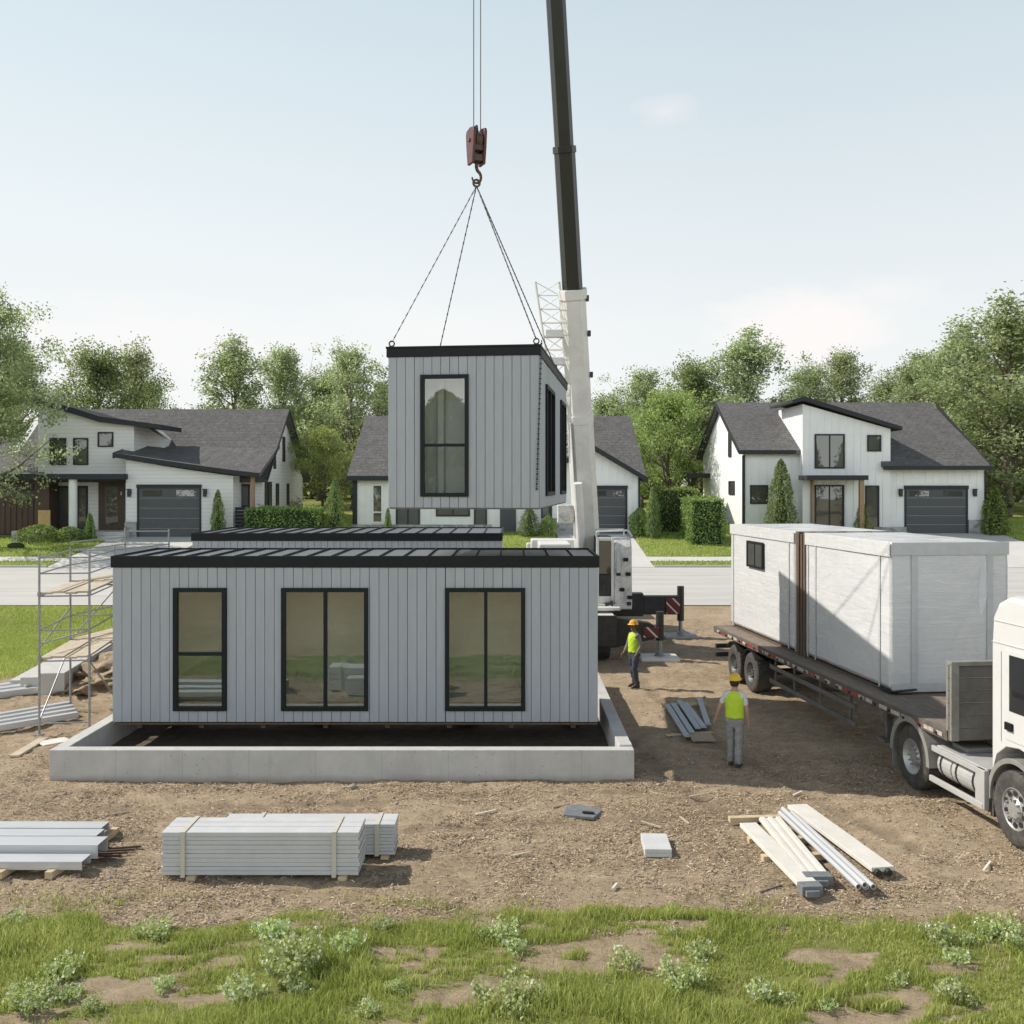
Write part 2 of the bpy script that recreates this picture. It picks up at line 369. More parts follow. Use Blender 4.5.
    def ball(s, c, r, n=10, m=0, sc=(1, 1, 1)):
        vs = [(c[0], c[1], c[2] + r * sc[2])]; fs = []; K = n // 2
        for i in range(1, K):
            ph = math.pi * i / K
            for j in range(n):
                th = 2 * math.pi * j / n
                vs.append((c[0] + r * sc[0] * math.sin(ph) * math.cos(th), c[1] + r * sc[1] * math.sin(ph) * math.sin(th), c[2] + r * sc[2] * math.cos(ph)))
        vs.append((c[0], c[1], c[2] - r * sc[2])); e = len(vs) - 1
        for j in range(n): fs.append((0, 1 + j, 1 + (j + 1) % n)); fs.append((e, e - n + (j + 1) % n, e - n + j))
        for i in range(K - 2):
            for j in range(n): a = 1 + i * n; fs.append((a + j, a + n + j, a + n + (j + 1) % n, a + (j + 1) % n))
        return s.add(vs, fs, m)
    def build(s, name, mats, parent=None, bevel=0, smooth=False, M=None, seg=2):
        me = bpy.data.meshes.new(name)
        vs = s.v if M is None else [M(*p) for p in s.v]
        me.from_pydata(vs, [], s.f)
        for k in (mats if isinstance(mats, (list, tuple)) else [mats]): me.materials.append(MATS[k])
        me.polygons.foreach_set('material_index', s.mi)
        b = bmesh.new(); b.from_mesh(me); bmesh.ops.recalc_face_normals(b, faces=b.faces); b.to_mesh(me); b.free()
        if smooth: me.polygons.foreach_set('use_smooth', [True] * len(me.polygons))
        o = bpy.data.objects.new(name, me); COL.objects.link(o); o.parent = parent
        if bevel:
            bv = o.modifiers.new('Bevel', 'BEVEL'); bv.width = bevel; bv.segments = seg; bv.limit_method = 'ANGLE'; bv.angle_limit = R(40)
        return o
def np_obj(name, V, F, mats, parent=None, mi=None, attr=None, smooth=False):
    """V (n,3), F list of (k,m) index arrays with m = 3 or 4"""
    me = bpy.data.meshes.new(name); V = np.asarray(V, np.float32); F = F if isinstance(F, list) else [F]
    me.vertices.add(len(V)); me.vertices.foreach_set('co', V.ravel())
    loops = np.concatenate([f.ravel() for f in F]).astype(np.int32)
    tot = np.concatenate([np.full(len(f), f.shape[1], np.int32) for f in F]); start = np.concatenate([[0], np.cumsum(tot)[:-1]]).astype(np.int32)
    me.loops.add(len(loops)); me.loops.foreach_set('vertex_index', loops)
    me.polygons.add(len(tot)); me.polygons.foreach_set('loop_start', start)
    try: me.polygons.foreach_set('loop_total', tot)
    except Exception: pass
    for k in (mats if isinstance(mats, (list, tuple)) else [mats]): me.materials.append(MATS[k])
    if mi is not None: me.polygons.foreach_set('material_index', np.asarray(mi, np.int32))
    if attr:
        for k, a in attr.items():
            at = me.attributes.new(k, 'FLOAT', 'POINT'); at.data.foreach_set('value', np.asarray(a, np.float32))
    if smooth: me.polygons.foreach_set('use_smooth', np.ones(len(tot), bool))
    me.update(calc_edges=True); me.validate()
    o = bpy.data.objects.new(name, me); COL.objects.link(o); o.parent = parent; return o

def tag(o, label=None, cat=None, group=None, kind=None):
    if label: o['label'] = label
    if cat: o['category'] = cat
    if group: o['group'] = group
    if kind: o['kind'] = kind
    return o
def thing(name, label, cat, loc=(0, 0, 0), rz=0, group=None):
    o = bpy.data.objects.new(name, None); COL.objects.link(o); o.location = loc; o.rotation_euler = (0, 0, rz); o.empty_display_size = .3
    return tag(o, label, cat, group)
def kids(o): return [c for c in bpy.data.objects if c.parent == o]
def dup(o, loc=None, rz=None, scale=None, label=None, parent=None):
    c = o.copy(); COL.objects.link(c); c.parent = parent
    if loc is not None: c.location = loc
    if rz is not None: c.rotation_euler = (0, 0, rz)
    if scale is not None: c.scale = scale
    if label: c['label'] = label
    for k in kids(o): dup(k, parent=c)
    return c
def rects_minus(x0, x1, z0, z1, holes):
    """cells of a rectangle left over once the holes (xa,xb,za,zb) are cut"""
    xs = sorted({x0, x1} | {min(max(h[i], x0), x1) for h in holes for i in (0, 1)}); out = []
    for a, b in zip(xs[:-1], xs[1:]):
        if b - a < 1e-4: continue
        c = (a + b) / 2; z = z0
        for h in sorted([h for h in holes if h[0] < c < h[1]], key=lambda h: h[2]):
            if h[2] > z: out.append((a, b, z, min(h[2], z1)))
            z = max(z, h[3])
        if z < z1 - 1e-4: out.append((a, b, z, z1))
    return out
def facing(kind, o=(0, 0, 0)):
    """map (u along wall, w outwards, v up) into the thing's own space"""
    ox, oy, oz = o
    return {'-y': lambda u, w, v: (ox + u, oy - w, oz + v), '+y': lambda u, w, v: (ox + u, oy + w, oz + v),
            '+x': lambda u, w, v: (ox + w, oy + u, oz + v), '-x': lambda u, w, v: (ox - w, oy + u, oz + v)}[kind]
def window(parent, M, u0, u1, v0, v1, vm=(), hm=(), fw=.07, out=.05, back=.05, glass='house_glass', frame='house_trim', name='window', pane_w=None):
    b = MB()
    b.box(u0, u1, -back, out, v0, v0 + fw, M=M); b.box(u0, u1, -back, out, v1 - fw, v1, M=M)
    b.box(u0, u0 + fw, -back, out, v0 + fw, v1 - fw, M=M); b.box(u1 - fw, u1, -back, out, v0 + fw, v1 - fw, M=M)
    for x in vm: b.box(x - fw * .4, x + fw * .4, -back + .01, out - .008, v0 + fw, v1 - fw, M=M)
    for z in hm:
        xs = [u0 + fw] + [x for x in vm] + [u1 - fw]
        for i, (a, c) in enumerate(zip(xs[:-1], xs[1:])):
            b.box(a + (fw * .4 if i else 0), c - (fw * .4 if i < len(xs) - 2 else 0), -back + .012, out - .01, z - fw * .4, z + fw * .4, M=M)
    f = b.build(name, frame, parent)
    pw = (out - back) / 2 if pane_w is None else pane_w
    MB().box(u0 + fw * .6, u1 - fw * .6, pw - .006, pw + .006, v0 + fw * .6, v1 - fw * .6, M=M).build('pane', glass, f)
    return f
# ================================================================== SETTING
# ---- lawn mask (1 = grass) ; dirt site inside the street
def lawn_mask(x, y):
    n = (fbm(x * .7, y * .7, 3, 4) - .5)
    front = sstep(12.85, 12.35, y + n * 1.9)
    gaps = sstep(.60, .655, fbm(x * .85 + y * .5 + 9, y * 2.3 - x * .45 + 4, 21, 4))
    front = front * (1 - gaps * sstep(9.0, 9.6, y))
    left = sstep(-14.2, -14.7, x + n * .6 + (y - 28) * .03) * sstep(26.3, 27.3, y + n)
    far = sstep(40.7, 41.0, y)
    side = sstep(-19, -21, x + n * 3) + sstep(26, 28, x + n * 3)
    m = np.clip(np.maximum(np.maximum(front, left), np.maximum(far, side)), 0, 1)
    return np.where(y < 9, m * (.12 + .18 * sstep(.35, .65, fbm(x * .4, y * .4, 77, 4))), m)
def site_bumps(x, y):
    h = (fbm(x * .8, y * .8, 5, 3) - .5) * .10 + (fbm(x * 2.6, y * 3.4, 8, 3) - .5) * .085 + (fbm(x * 7, y * 9, 12, 3) - .5) * .06
    return h - .022
DRIVES = [(-22.6, -17.4), (2.6, 6.9), (22.6, 28.4)]
def in_drive(x, y):
    m = np.zeros_like(x)
    for a, b in DRIVES: m = np.maximum(m, ((x > a - .1) & (x < b + .1) & (y > 48) & (y < 58.6)).astype(float))
    return m
def rut_mask(x, y):
    cx = 4.55 - .30 * (y - 17) + .012 * (y - 17) ** 2; k = 0
    for off in (-1.0, 1.0): k = np.maximum(k, sstep(.26, .10, np.abs(x - cx - off)) * sstep(13.4, 15, y) * sstep(31, 27, y))
    cy = 16.75 + .45 * np.sin(x * .33 + .6)
    for off in (-.75, .8): k = np.maximum(k, sstep(.20, .07, np.abs(y - cy - off)) * sstep(-9.5, -7.5, x) * sstep(4.2, 2.0, x))
    return k * (.55 + .45 * sstep(.4, .6, fbm(x * 1.5, y * 1.5, 61, 3)))
def ground_z(x, y):
    L = lawn_mask(x, y)
    fade = sstep(40.6, 38.5, y)
    z = gz(y) + (site_bumps(x, y) * (.35 + .65 * (1 - L)) - .038 * rut_mask(x, y) * (1 - L)) * fade
    z = np.where(y > 38.5, gz(y) - .03 + (fbm(x * .5, y * .5, 31, 3) - .5) * .08 * sstep(49, 52, y) * (1 - in_drive(x, y)), z)
    z = np.where((y > 40.6) & (y < 51.3), gz(y) - .03, z)
    lawnlift = ((y > 48.65) & (y < 50.0)) | (y > 51.25)
    z = np.where(lawnlift, np.maximum(z, gz(y) - .03) + .05 * (1 - in_drive(x, y)), z)
    return z
def axis(fine0, fine1, step, far0, far1, growth=1.12):
    a = list(np.arange(fine0, fine1, step)); s = step; v = a[-1]
    while v < far1: s *= growth; v += s; a.append(v)
    s = step; v = a[0]; pre = []
    while v > far0: s *= growth; v -= s; pre.append(v)
    return np.array(pre[::-1] + a)
gx = axis(-13.5, 13.5, .075, -420, 420); gy = np.concatenate([axis(9.2, 27, .06, -260, 27.0)[:-1], axis(27.0, 41.0, .14, 27, 60, 1.02)])
gy = gy[gy < 60]; gy = np.unique(np.concatenate([gy[np.concatenate([[True], np.diff(gy) > .03])], axis(60, 75, 1.0, 60, 650)]))
X, Y = np.meshgrid(gx, gy); Z = ground_z(X, Y); nx, ny = len(gx), len(gy)
idx = np.arange(nx * ny).reshape(ny, nx)
F = np.stack([idx[:-1, :-1], idx[:-1, 1:], idx[1:, 1:], idx[1:, :-1]], -1).reshape(-1, 4)
g = np_obj('ground', np.stack([X, Y, Z], -1).reshape(-1, 3), F, 'ground_mix', attr={'lawn': lawn_mask(X, Y).ravel(), 'rut': (rut_mask(X, Y) * (1 - lawn_mask(X, Y))).ravel()}, smooth=True)
tag(g, kind='structure')

def sheet(name, x0, x1, y0, y1, lift, m, nx=24, ny=24, skew=None):
    xs = np.linspace(x0, x1, nx + 1); ys = np.linspace(y0, y1, ny + 1); X, Y = np.meshgrid(xs, ys)
    if skew: X = X + skew(X, Y)
    id_ = np.arange(X.size).reshape(X.shape)
    F = np.stack([id_[:-1, :-1], id_[:-1, 1:], id_[1:, 1:], id_[1:, :-1]], -1).reshape(-1, 4)
    return tag(np_obj(name, np.stack([X, Y, gz(Y) + lift], -1).reshape(-1, 3), F, m), kind='structure')
sheet('road', -320, 320, 40.9, 48.5, 0.0, 'street_concrete')
sheet('pavement', -320, 320, 50.05, 51.2, .004, 'drive_concrete')
for a, b in DRIVES:
    sheet('driveway', a, b, 48.5, 58.4, .012, 'drive_concrete')
def kerb_run(x0, x1, y):
    mb = MB(); z = gzf(y); mb.box(x0, x1, y - .09, y + .09, z - .1, z + .09); tag(mb.build('kerb', 'kerb_stone', None, .015), kind='structure')
xe = -320
for a, b in DRIVES: kerb_run(xe, a, 48.6); xe = b
kerb_run(xe, 320, 48.6)

# ---- grass blades (real geometry), one object per lawn
def blades(name, x, y, h, w, m, lean=.45, kind='stuff', zfun=ground_z):
    n = len(x); a = rng.uniform(0, 2 * np.pi, n); z = zfun(x, y)
    dx, dy = np.cos(a), np.sin(a); la = rng.uniform(0, 2 * np.pi, n); le = rng.uniform(.1, 1, n) * lean * h
    lx, ly = np.cos(la) * le, np.sin(la) * le
    V = np.empty((n, 5, 3), np.float32)
    for k, (s, hh, lf) in enumerate(((-1, -.02, 0), (1, -.02, 0), (.75, .55, .35), (-.75, .55, .35))):
        V[:, k, 0] = x + dx * w * s * .5 + lx * lf; V[:, k, 1] = y + dy * w * s * .5 + ly * lf; V[:, k, 2] = z + (h * hh if hh > 0 else -.02)
    V[:, 4, 0] = x + lx; V[:, 4, 1] = y + ly; V[:, 4, 2] = z + h * .95
    b = np.arange(n)[:, None] * 5
    return np_obj(name, V.reshape(-1, 3), [b + np.array([[0, 1, 2, 3]]), b + np.array([[3, 2, 4]])], m)
def scatter(n, x0, x1, y0, y1, keep):
    x = rng.uniform(x0, x1, n); y = rng.uniform(y0, y1, n); k = rng.random(n) < keep(x, y); return x[k], y[k]
x, y = scatter(380000, -9.6, 9.6, 9.3, 13.6, lambda x, y: (lawn_mask(x, y) ** 1.5) * (.2 + .9 * sstep(.32, .6, fbm(x * 1.3, y * 1.9, 44, 4))) + .004)
hh = rng.uniform(.035, .105, len(x)) * (.5 + 1.2 * sstep(.35, .75, fbm(x * .9, y * 1.2, 71, 4))) * (.45 + .55 * lawn_mask(x, y)) * rng.choice([.7, 1, 1.35], len(x))
o = blades('meadow_grass', x, y, hh, rng.uniform(.005, .013, len(x)), 'grass_blade', .85)
tag(o, 'patchy green meadow grass along the bottom of the dirt site', 'grass', kind='stuff')
x, y = scatter(114000, -9.6, 9.6, 9.3, 14.0, lambda x, y: (.06 + .5 * sstep(.5, .7, fbm(x * 1.1, y * 1.6, 52, 4))) * sstep(13.7, 12.5, y + fbm(x * 2, y * 2, 9, 3) * .8) * .6)
tag(blades('dry_grass', x, y, rng.uniform(.03, .13, len(x)), rng.uniform(.004, .009, len(x)), 'dry_blade', 1.3), 'dry straw coloured blades mixed into the meadow grass', 'grass', kind='stuff')
x, y = scatter(33000, -9.6, 9.6, 12.0, 13.9, lambda x, y: sstep(.56, .66, fbm(x * 1.7, y * 2.2, 58, 4)) * sstep(13.8, 12.6, y))
tag(blades('grass_tufts', x, y, rng.uniform(.04, .15, len(x)), rng.uniform(.005, .011, len(x)), 'grass_blade', .9), 'ragged grass tufts creeping from the meadow into the dirt', 'grass', kind='stuff')
x, y = scatter(120000, -22, -14.0, 26.3, 40.8, lambda x, y: lawn_mask(x, y) * (.35 + .65 * fbm(x, y, 3, 3)))
tag(blades('lawn_grass', x, y, rng.uniform(.03, .085, len(x)), rng.uniform(.012, .03, len(x)), 'lawn_blade', .7), 'mown green lawn beside the dirt site left of the scaffold', 'grass', kind='stuff')
def keep_far(x, y):
    ok = (1 - in_drive(x, y)) * (((y > 48.75) & (y < 50.0)) | (y > 51.25))
    house = ((x > -31) & (x < -14.4) & (y > 56.7)) | ((x > -9.8) & (x < 7.6) & (y > 58)) | ((x > 13.4) & (x < 28) & (y > 58))
    return ok * (~house)
x, y = scatter(260000, -38, 38, 48.7, 66, keep_far)
tag(blades('lawn_grass', x, y, rng.uniform(.03, .10, len(x)), rng.uniform(.03, .06, len(x)), 'lawn_blade', .7), 'green front lawns between the street and the houses', 'grass', kind='stuff')

# ---- wood chip mulch over the site
def chips(name, x, y, L, w, label):
    n = len(x); a = rng.normal(.35, .9, n); dx, dy = np.cos(a), np.sin(a); ti = rng.normal(0, .22, n); ro = rng.normal(0, .4, n)
    z = ground_z(x, y) + .008 + rng.uniform(0, .012, n)
    V = np.empty((n, 4, 3), np.float32)
    for k, (s, q) in enumerate(((-1, -1), (1, -.6), (1, .6), (-1, 1))):
        V[:, k, 0] = x + dx * L * s * .5 - dy * w * q * .5; V[:, k, 1] = y + dy * L * s * .5 + dx * w * q * .5
        V[:, k, 2] = z + s * ti * L * .5 + q * ro * w * .5
    b = np.arange(n)[:, None] * 4
    return tag(np_obj(name, V.reshape(-1, 3), b + np.array([[0, 1, 2, 3]]), 'mulch_chip'), label, 'mulch', kind='stuff')
in_f = lambda x, y: ((x > -8.65) & (x < 2.3) & (y > 18.6) & (y < 28)).astype(float)
x, y = scatter(260000, -10.5, 10.5, 12.2, 20.5, lambda x, y: (1 - lawn_mask(x, y) * .9) * (1 - in_f(x, y)) * (1 - .75 * rut_mask(x, y)) * (.16 + .84 * sstep(.36, .66, fbm(x * 1.1, y * 1.7, 91, 5))) * (np.abs(x) < .53 * y + .5))
x2, y2 = scatter(170000, -17, 17, 20.5, 40.8, lambda x, y: (1 - lawn_mask(x, y)) * (1 - in_f(x, y)) * (1 - .75 * rut_mask(x, y)) * (.16 + .84 * sstep(.36, .66, fbm(x * 1.1, y * 1.7, 91, 5))) * (np.abs(x) < .53 * y + .5))
x = np.concatenate([x, x2]); y = np.concatenate([y, y2])
chips('mulch', x, y, rng.gamma(1.7, .0125, len(x)) + .013, rng.uniform(.006, .016, len(x)), 'loose brown wood chips and straw strewn over the site')
# small stones
n = 420; x, y = scatter(n * 2, -9, 9, 12.6, 27, lambda x, y: (1 - lawn_mask(x, y)) * (1 - in_f(x, y)))
V = []; Fq = []; base = np.array([(1, 0, 0), (-1, 0, 0), (0, 1, 0), (0, -1, 0), (0, 0, 1), (0, 0, -1)], float)
tri = np.array([(0, 2, 4), (2, 1, 4), (1, 3, 4), (3, 0, 4), (2, 0, 5), (1, 2, 5), (3, 1, 5), (0, 3, 5)])
zz = ground_z(x, y)
for i in range(len(x)):
    r = rng.gamma(2, .009) + .008; q = base * r * rng.uniform(.6, 1.3, 3) + rng.normal(0, r * .12, (6, 3)); t = rng.uniform(0, 6.28)
    q = np.stack([q[:, 0] * math.cos(t) - q[:, 1] * math.sin(t) + x[i], q[:, 0] * math.sin(t) + q[:, 1] * math.cos(t) + y[i], q[:, 2] * .7 + zz[i] + r * .2], -1)
    Fq.append(tri + len(V) * 6); V.append(q)
tag(np_obj('gravel', np.concatenate(V), np.concatenate(Fq), 'stone_chip'), 'scattered small grey stones on the bare dirt', 'gravel', kind='stuff')

# ================================================================== VEGETATION
def leaf_mesh(P, size, up=.3, asp=.6, out=None):
    """one rhombic leaf per point"""
    n = len(P); d = rng.normal(0, 1, (n, 3)); d[:, 2] += up
    if out is not None: d += out
    d /= np.linalg.norm(d, axis=1)[:, None] + 1e-9
    r = rng.normal(0, 1, (n, 3)); s = np.cross(d, r); s /= np.linalg.norm(s, axis=1)[:, None] + 1e-9
    sz = (size if np.ndim(size) else np.full(n, size)) * rng.uniform(.6, 1.35, n)
    V = np.empty((n, 4, 3), np.float32); nn = np.cross(d, s)
    V[:, 0] = P - d * sz[:, None] * .5; V[:, 2] = P + d * sz[:, None] * .5
    V[:, 1] = P + (s * asp * .5 + nn * .12) * sz[:, None]; V[:, 3] = P + (-s * asp * .5 + nn * .12) * sz[:, None]
    return V.reshape(-1, 3), np.arange(n)[:, None] * 4 + np.array([[0, 1, 2, 3]])
def make_tree(name, label, loc, H, Rc, seed, leaf='leaf_tree', nleaf=8000, bare=.22, lsize=.26, group=None, dens=1.0, top=.5):
    rr = np.random.default_rng(seed); t = thing(name, label, 'tree', loc, 0, group)
    mb = MB(); pts = []; p = np.array([0., 0, -.3]); k = 9
    for i in range(k + 1):
        pts.append(p.copy()); p = p + np.array([rr.normal(0, .018 * H / 2), rr.normal(0, .018 * H / 2), (H * .93 + .3) / k])
    r0 = .017 * H + .03
    for i in range(k): mb.tube(pts[i], pts[i + 1], r0 * (1 - i / k * .9), 8, 0, r0 * (1 - (i + 1) / k * .9), caps=i in (0, k - 1))
    cl = []; wt = []; nl = int(24 + H * 1.4)
    for j in range(nl):
        f = bare + (.96 - bare) * ((j + rr.random()) / nl) ** .85; ki = min(int(f * k), k - 1); b = pts[ki] + (pts[ki + 1] - pts[ki]) * (f * k - ki)
        u = (f - bare) / (1 - bare); prof = (math.sin(math.pi * min(1, u * .74 + .26)) ** .6) * (1.0 - .48 * u ** 1.6)
        L = Rc * 1.12 * max(.26, prof) * rr.uniform(.55, 1.22); az = j * 2.4 + rr.normal(0, .5); el = R(min(84, rr.uniform(22, 55) + 36 * u))
        d = np.array([math.cos(az) * math.cos(el), math.sin(az) * math.cos(el), math.sin(el)])
        m = b + d * L * .5 + np.array([0, 0, -.04 * L]); e = b + d * L + np.array([0, 0, rr.normal(.06, .1) * L])
        rb = r0 * (1 - f) * .45 + .02
        mb.tube(b, m, rb, 5, 0, rb * .6, caps=False); mb.tube(m, e, rb * .6, 5, 0, .012, caps=False)
        for q in range(6):
            s = rr.uniform(.3, 1.0); c0 = b + (m - b) * s * 2 if s < .5 else m + (e - m) * (s * 2 - 1)
            dd = d + rr.normal(0, .75, 3); dd[2] = abs(dd[2]) * .6 + .1; dd /= np.linalg.norm(dd); ll = rr.uniform(.22, .5) * L + .25
            tip = c0 + dd * ll; mb.tube(c0, tip, .018, 4, 0, .006, caps=False)
            for w in (.55, 1.0):
                cl.append(c0 + (tip - c0) * w); wt.append(rr.gamma(.7, 1) * (.35 + L / Rc))
            cl.append(tip + rr.normal(0, .3, 3) * Rc * .15); wt.append(rr.gamma(1.2, .8) * (.35 + L / Rc))
    mb.build('trunk', 'trunk', t, smooth=True)
    cl = np.array(cl); wt = np.array(wt) / np.sum(wt); ii = rr.choice(len(cl), int(nleaf * dens), p=wt)
    sg = .05 * Rc + .14
    P = cl[ii] + np.clip(rr.normal(0, 1, (len(ii), 3)), -1.9, 1.9) * np.array([sg, sg, sg * .8]); P = P[P[:, 2] > bare * H * .7]
    V, Fq = leaf_mesh(P, lsize, .15); np_obj('crown', V, Fq, leaf, t); return t

PROTO = {}
def tree_at(kind, px, topy, Y, label, group, wide=1.0):
    """copy a tree kind so that its top stands at the photographed height"""
    z0 = gzf(Y); H = 5.5 + (485 - topy) * Y / 1000 - z0; x = (px - 512) * Y / 1000
    src, H0 = PROTO[kind]
    if kind not in USED:
        USED.add(kind); o = src; o['label'] = label; o['group'] = group
    else: o = dup(src, label=label); o['group'] = group
    o.location = (x, Y, z0); o.rotation_euler = (0, 0, random.uniform(0, 6.28)); s = H / H0; o.scale = (s * wide * 1.12, s * wide * 1.12, s); return o
USED = set()
PROTO['aspen'] = (make_tree('tree', '-', (0, 0, 0), 14, 4.7, 3, 'leaf_tree', 19000, .06, .20), 14.3)
PROTO['birch'] = (make_tree('tree', '-', (0, 0, 0), 14, 4.3, 8, 'leaf_tree', 11000, .10, .195), 14.3)
PROTO['dark'] = (make_tree('tree', '-', (0, 0, 0), 13, 5.0, 14, 'leaf_dark', 18000, .05, .21), 13.3)
PROTO['bright'] = (make_tree('tree', '-', (0, 0, 0), 9, 4.2, 21, 'leaf_bright', 16000, .04, .18), 9.3)
PROTO['poplar'] = (make_tree('tree', '-', (0, 0, 0), 15, 3.9, 33, 'leaf_tree', 17500, .05, .20), 15.3)
G = 'deciduous trees behind the houses'
for a in [
    ('dark', 15, 352, 84, 'dark tree peeking over the roof beside the large shading tree', 1),
    ('dark', 92, 348, 76, 'dark spreading tree over the roof ridge of the brown-sided house', 1.0),
    ('birch', 128, 338, 80, 'thin airy tree with sky showing through beside the dark spreading tree', .9),
    ('birch', 158, 372, 90, 'faint thin tree at the edge of the gap of open sky', .8),
    ('poplar', 236, 330, 78, 'tall narrow tree behind the shingled gable of the brown-sided house', 1.15),
    ('aspen', 282, 346, 82, 'airy tree right of the tall one behind the shingled gable', .9),
    ('aspen', 352, 346, 76, 'leafy tree just left of the hanging module', .95),
    ('bright', 322, 432, 66, 'bright green low tree between the shingled gable and the middle house', .9),
    ('dark', 318, 375, 90, 'darker tree behind the bright green low tree', 1),
    ('dark', 415, 372, 88, 'tree hidden for the most part behind the hanging module', 1),
    ('aspen', 520, 378, 88, 'tree behind the hanging module near the crane boom', 1),
    ('dark', 603, 398, 84, 'dark round tree directly right of the crane boom', 1.0),
    ('aspen', 642, 368, 78, 'broad tree over the garage roof of the middle house', .95),
    ('bright', 668, 396, 70, 'bright leafy tree above the dark hedge', 1.0),
    ('dark', 690, 362, 82, 'dark tree behind the bright leafy one above the hedge', .95),
    ('poplar', 748, 322, 80, 'tallest narrow tree left of the monopitch tower', 1.15),
    ('dark', 712, 392, 88, 'dark tree low behind the tall narrow one', 1),
    ('birch', 815, 358, 86, 'slim tree behind the monopitch tower', .95),
    ('aspen', 842, 350, 90, 'pale tree behind the tower roof peak', .95),
    ('birch', 880, 372, 86, 'low airy tree behind the right roof ridge', 1.2),
    ('aspen', 918, 362, 80, 'tree beyond the garage roof of the house with the tower', 1.1),
    ('poplar', 960, 318, 72, 'high tree crowding the garage corner of the house with the tower', 1.25),
    ('poplar', 1006, 288, 66, 'largest tree over the far lawn beside the garage', 1.35),
    ('bright', 1000, 430, 74, 'low bright tree at the edge of the far lawn', 1.1),
    ('dark', 985, 390, 78, 'dark tree shading the far lawn by the garage', 1.0),
    ('aspen', 925, 352, 86, 'pale tree filling the gap between garage roof and far trees', 1.2), ('aspen', 1048, 330, 74, 'tree at the far right border rising over the lawn', 1.3), ('aspen', 700, 380, 92, 'tree in the far row above the clipped hedges', 1.2), ('aspen', 385, 380, 90, 'tree in the far row left of the hanging module', 1.1),
    ('dark', 1035, 400, 72, 'dark tree at the picture edge beyond the far lawn', 1.0)]:
    tree_at(a[0], a[1], a[2], a[3], a[4], G, a[5])
for k in PROTO:
    if k not in USED: print('unused', k)
# big shading tree by the brown-sided house, leaves reaching over its front
o = make_tree('tree', 'large leafy tree spreading over the brown wooden wing of the house', (-28.9, 54.2, gzf(54.2)), 14.3, 4.0, 55, 'leaf_tree', 27000, .16, .16)
# far wood closing the horizon
xs = np.concatenate([np.linspace(-130, 130, 75) + rng.normal(0, 1.0, 75), np.linspace(-160, 160, 70)]); Yw = np.concatenate([rng.uniform(93, 100, 75), rng.uniform(104, 116, 70)])
P = []
for i, (a, b) in enumerate(zip(xs, Yw)):
    H = rng.uniform(6.5, 9.5); n = 1500; th = rng.uniform(0, 6.28, n); u = rng.uniform(0, 1, n) ** .8
    r = 2.8 * np.sqrt(rng.uniform(.25, 1, n)) * np.sin(np.pi * np.clip(u * .85 + .15, 0, 1)) ** .6
    P.append(np.stack([a + r * np.cos(th), b + r * np.sin(th), gz(np.full(n, b)) + u * H], -1))
V, Fq = leaf_mesh(np.concatenate(P), .55, .1, .7)
tag(np_obj('far_wood', V, Fq, 'leaf_dark'), 'dense far wood closing the view behind the houses', 'wood', kind='stuff')

P = []
for a in np.linspace(-150, 150, 46):
    b = rng.uniform(-82, -62); H = rng.uniform(12, 17.5); n = 2600; th = rng.uniform(0, 6.28, n); u = rng.uniform(0, 1, n) ** .8
    r = 5.2 * np.sqrt(rng.uniform(.2, 1, n)) * np.sin(np.pi * np.clip(u * .8 + .2, 0, 1)) ** .6
    P.append(np.stack([a + r * np.cos(th), b + r * np.sin(th), u * H], -1))
V, Fq = leaf_mesh(np.concatenate(P), .5, .1, .7); V2 = []; F2 = []
for q in P:
    c = q.mean(0); mb = MB(); mb.ball((c[0], c[1], c[2] - .5), 4.2, 12, 0, (1, 1, q[:, 2].max() / 10)); F2 += [tuple(i + len(V2) + len(V) for i in f) for f in mb.f]; V2 += mb.v
F2q = np.array([f for f in F2 if len(f) == 4]); F2t = np.array([f for f in F2 if len(f) == 3]); V = np.concatenate([V, np.array(V2, np.float32)]); Fq = [Fq, F2q, F2t]
tag(np_obj('far_wood', V, Fq, 'leaf_dark'), 'wood on the near side of the site, mirrored in the window panes', 'wood', kind='stuff')

# conifers and clipped shrubs
def make_conifer(name, label, H, r, seed, n, leaf='leaf_conifer', ls=.14, round_=False, group=None):
    rr = np.random.default_rng(seed); t = thing(name, label, 'shrub' if round_ else 'conifer', (0, 0, 0), 0, group)
    u = rr.uniform(0, 1, n) ** (1.2 if not round_ else .9); th = rr.uniform(0, 6.28, n)
    prof = (np.sin(np.pi * np.clip(u * .75 + .25, 0, 1)) ** .6) if round_ else np.minimum(1, (1 - u) ** .55 * 1.04) * (.7 + .3 * np.sin(np.minimum(u * 7, 1.57)))
    lump = 1 + .28 * (vnoise(th * 2.2, u * 9, seed) - .5) * 2 + .12 * (vnoise(th * 5, u * 20, seed + 1) - .5)
    rad = r * prof * np.sqrt(rr.uniform(.4, 1.2, n)) * lump
    P = np.stack([rad * np.cos(th), rad * np.sin(th), u * H * .98 + .05], -1)
    V, Fq = leaf_mesh(P, ls, 1.1 if not round_ else .3, .38 if not round_ else .6, np.stack([np.cos(th), np.sin(th), 0 * th], -1) * .5)
    np_obj('foliage', V, Fq, leaf, t)
    mb = MB(); mb.tube((0, 0, -.2), (0, 0, H * .8), r * .12 + .03, 6, 0, .02); mb.build('trunk', 'trunk', t)
    if not round_:
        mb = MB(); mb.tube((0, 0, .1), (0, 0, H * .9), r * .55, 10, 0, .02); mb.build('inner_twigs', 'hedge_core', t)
    return t
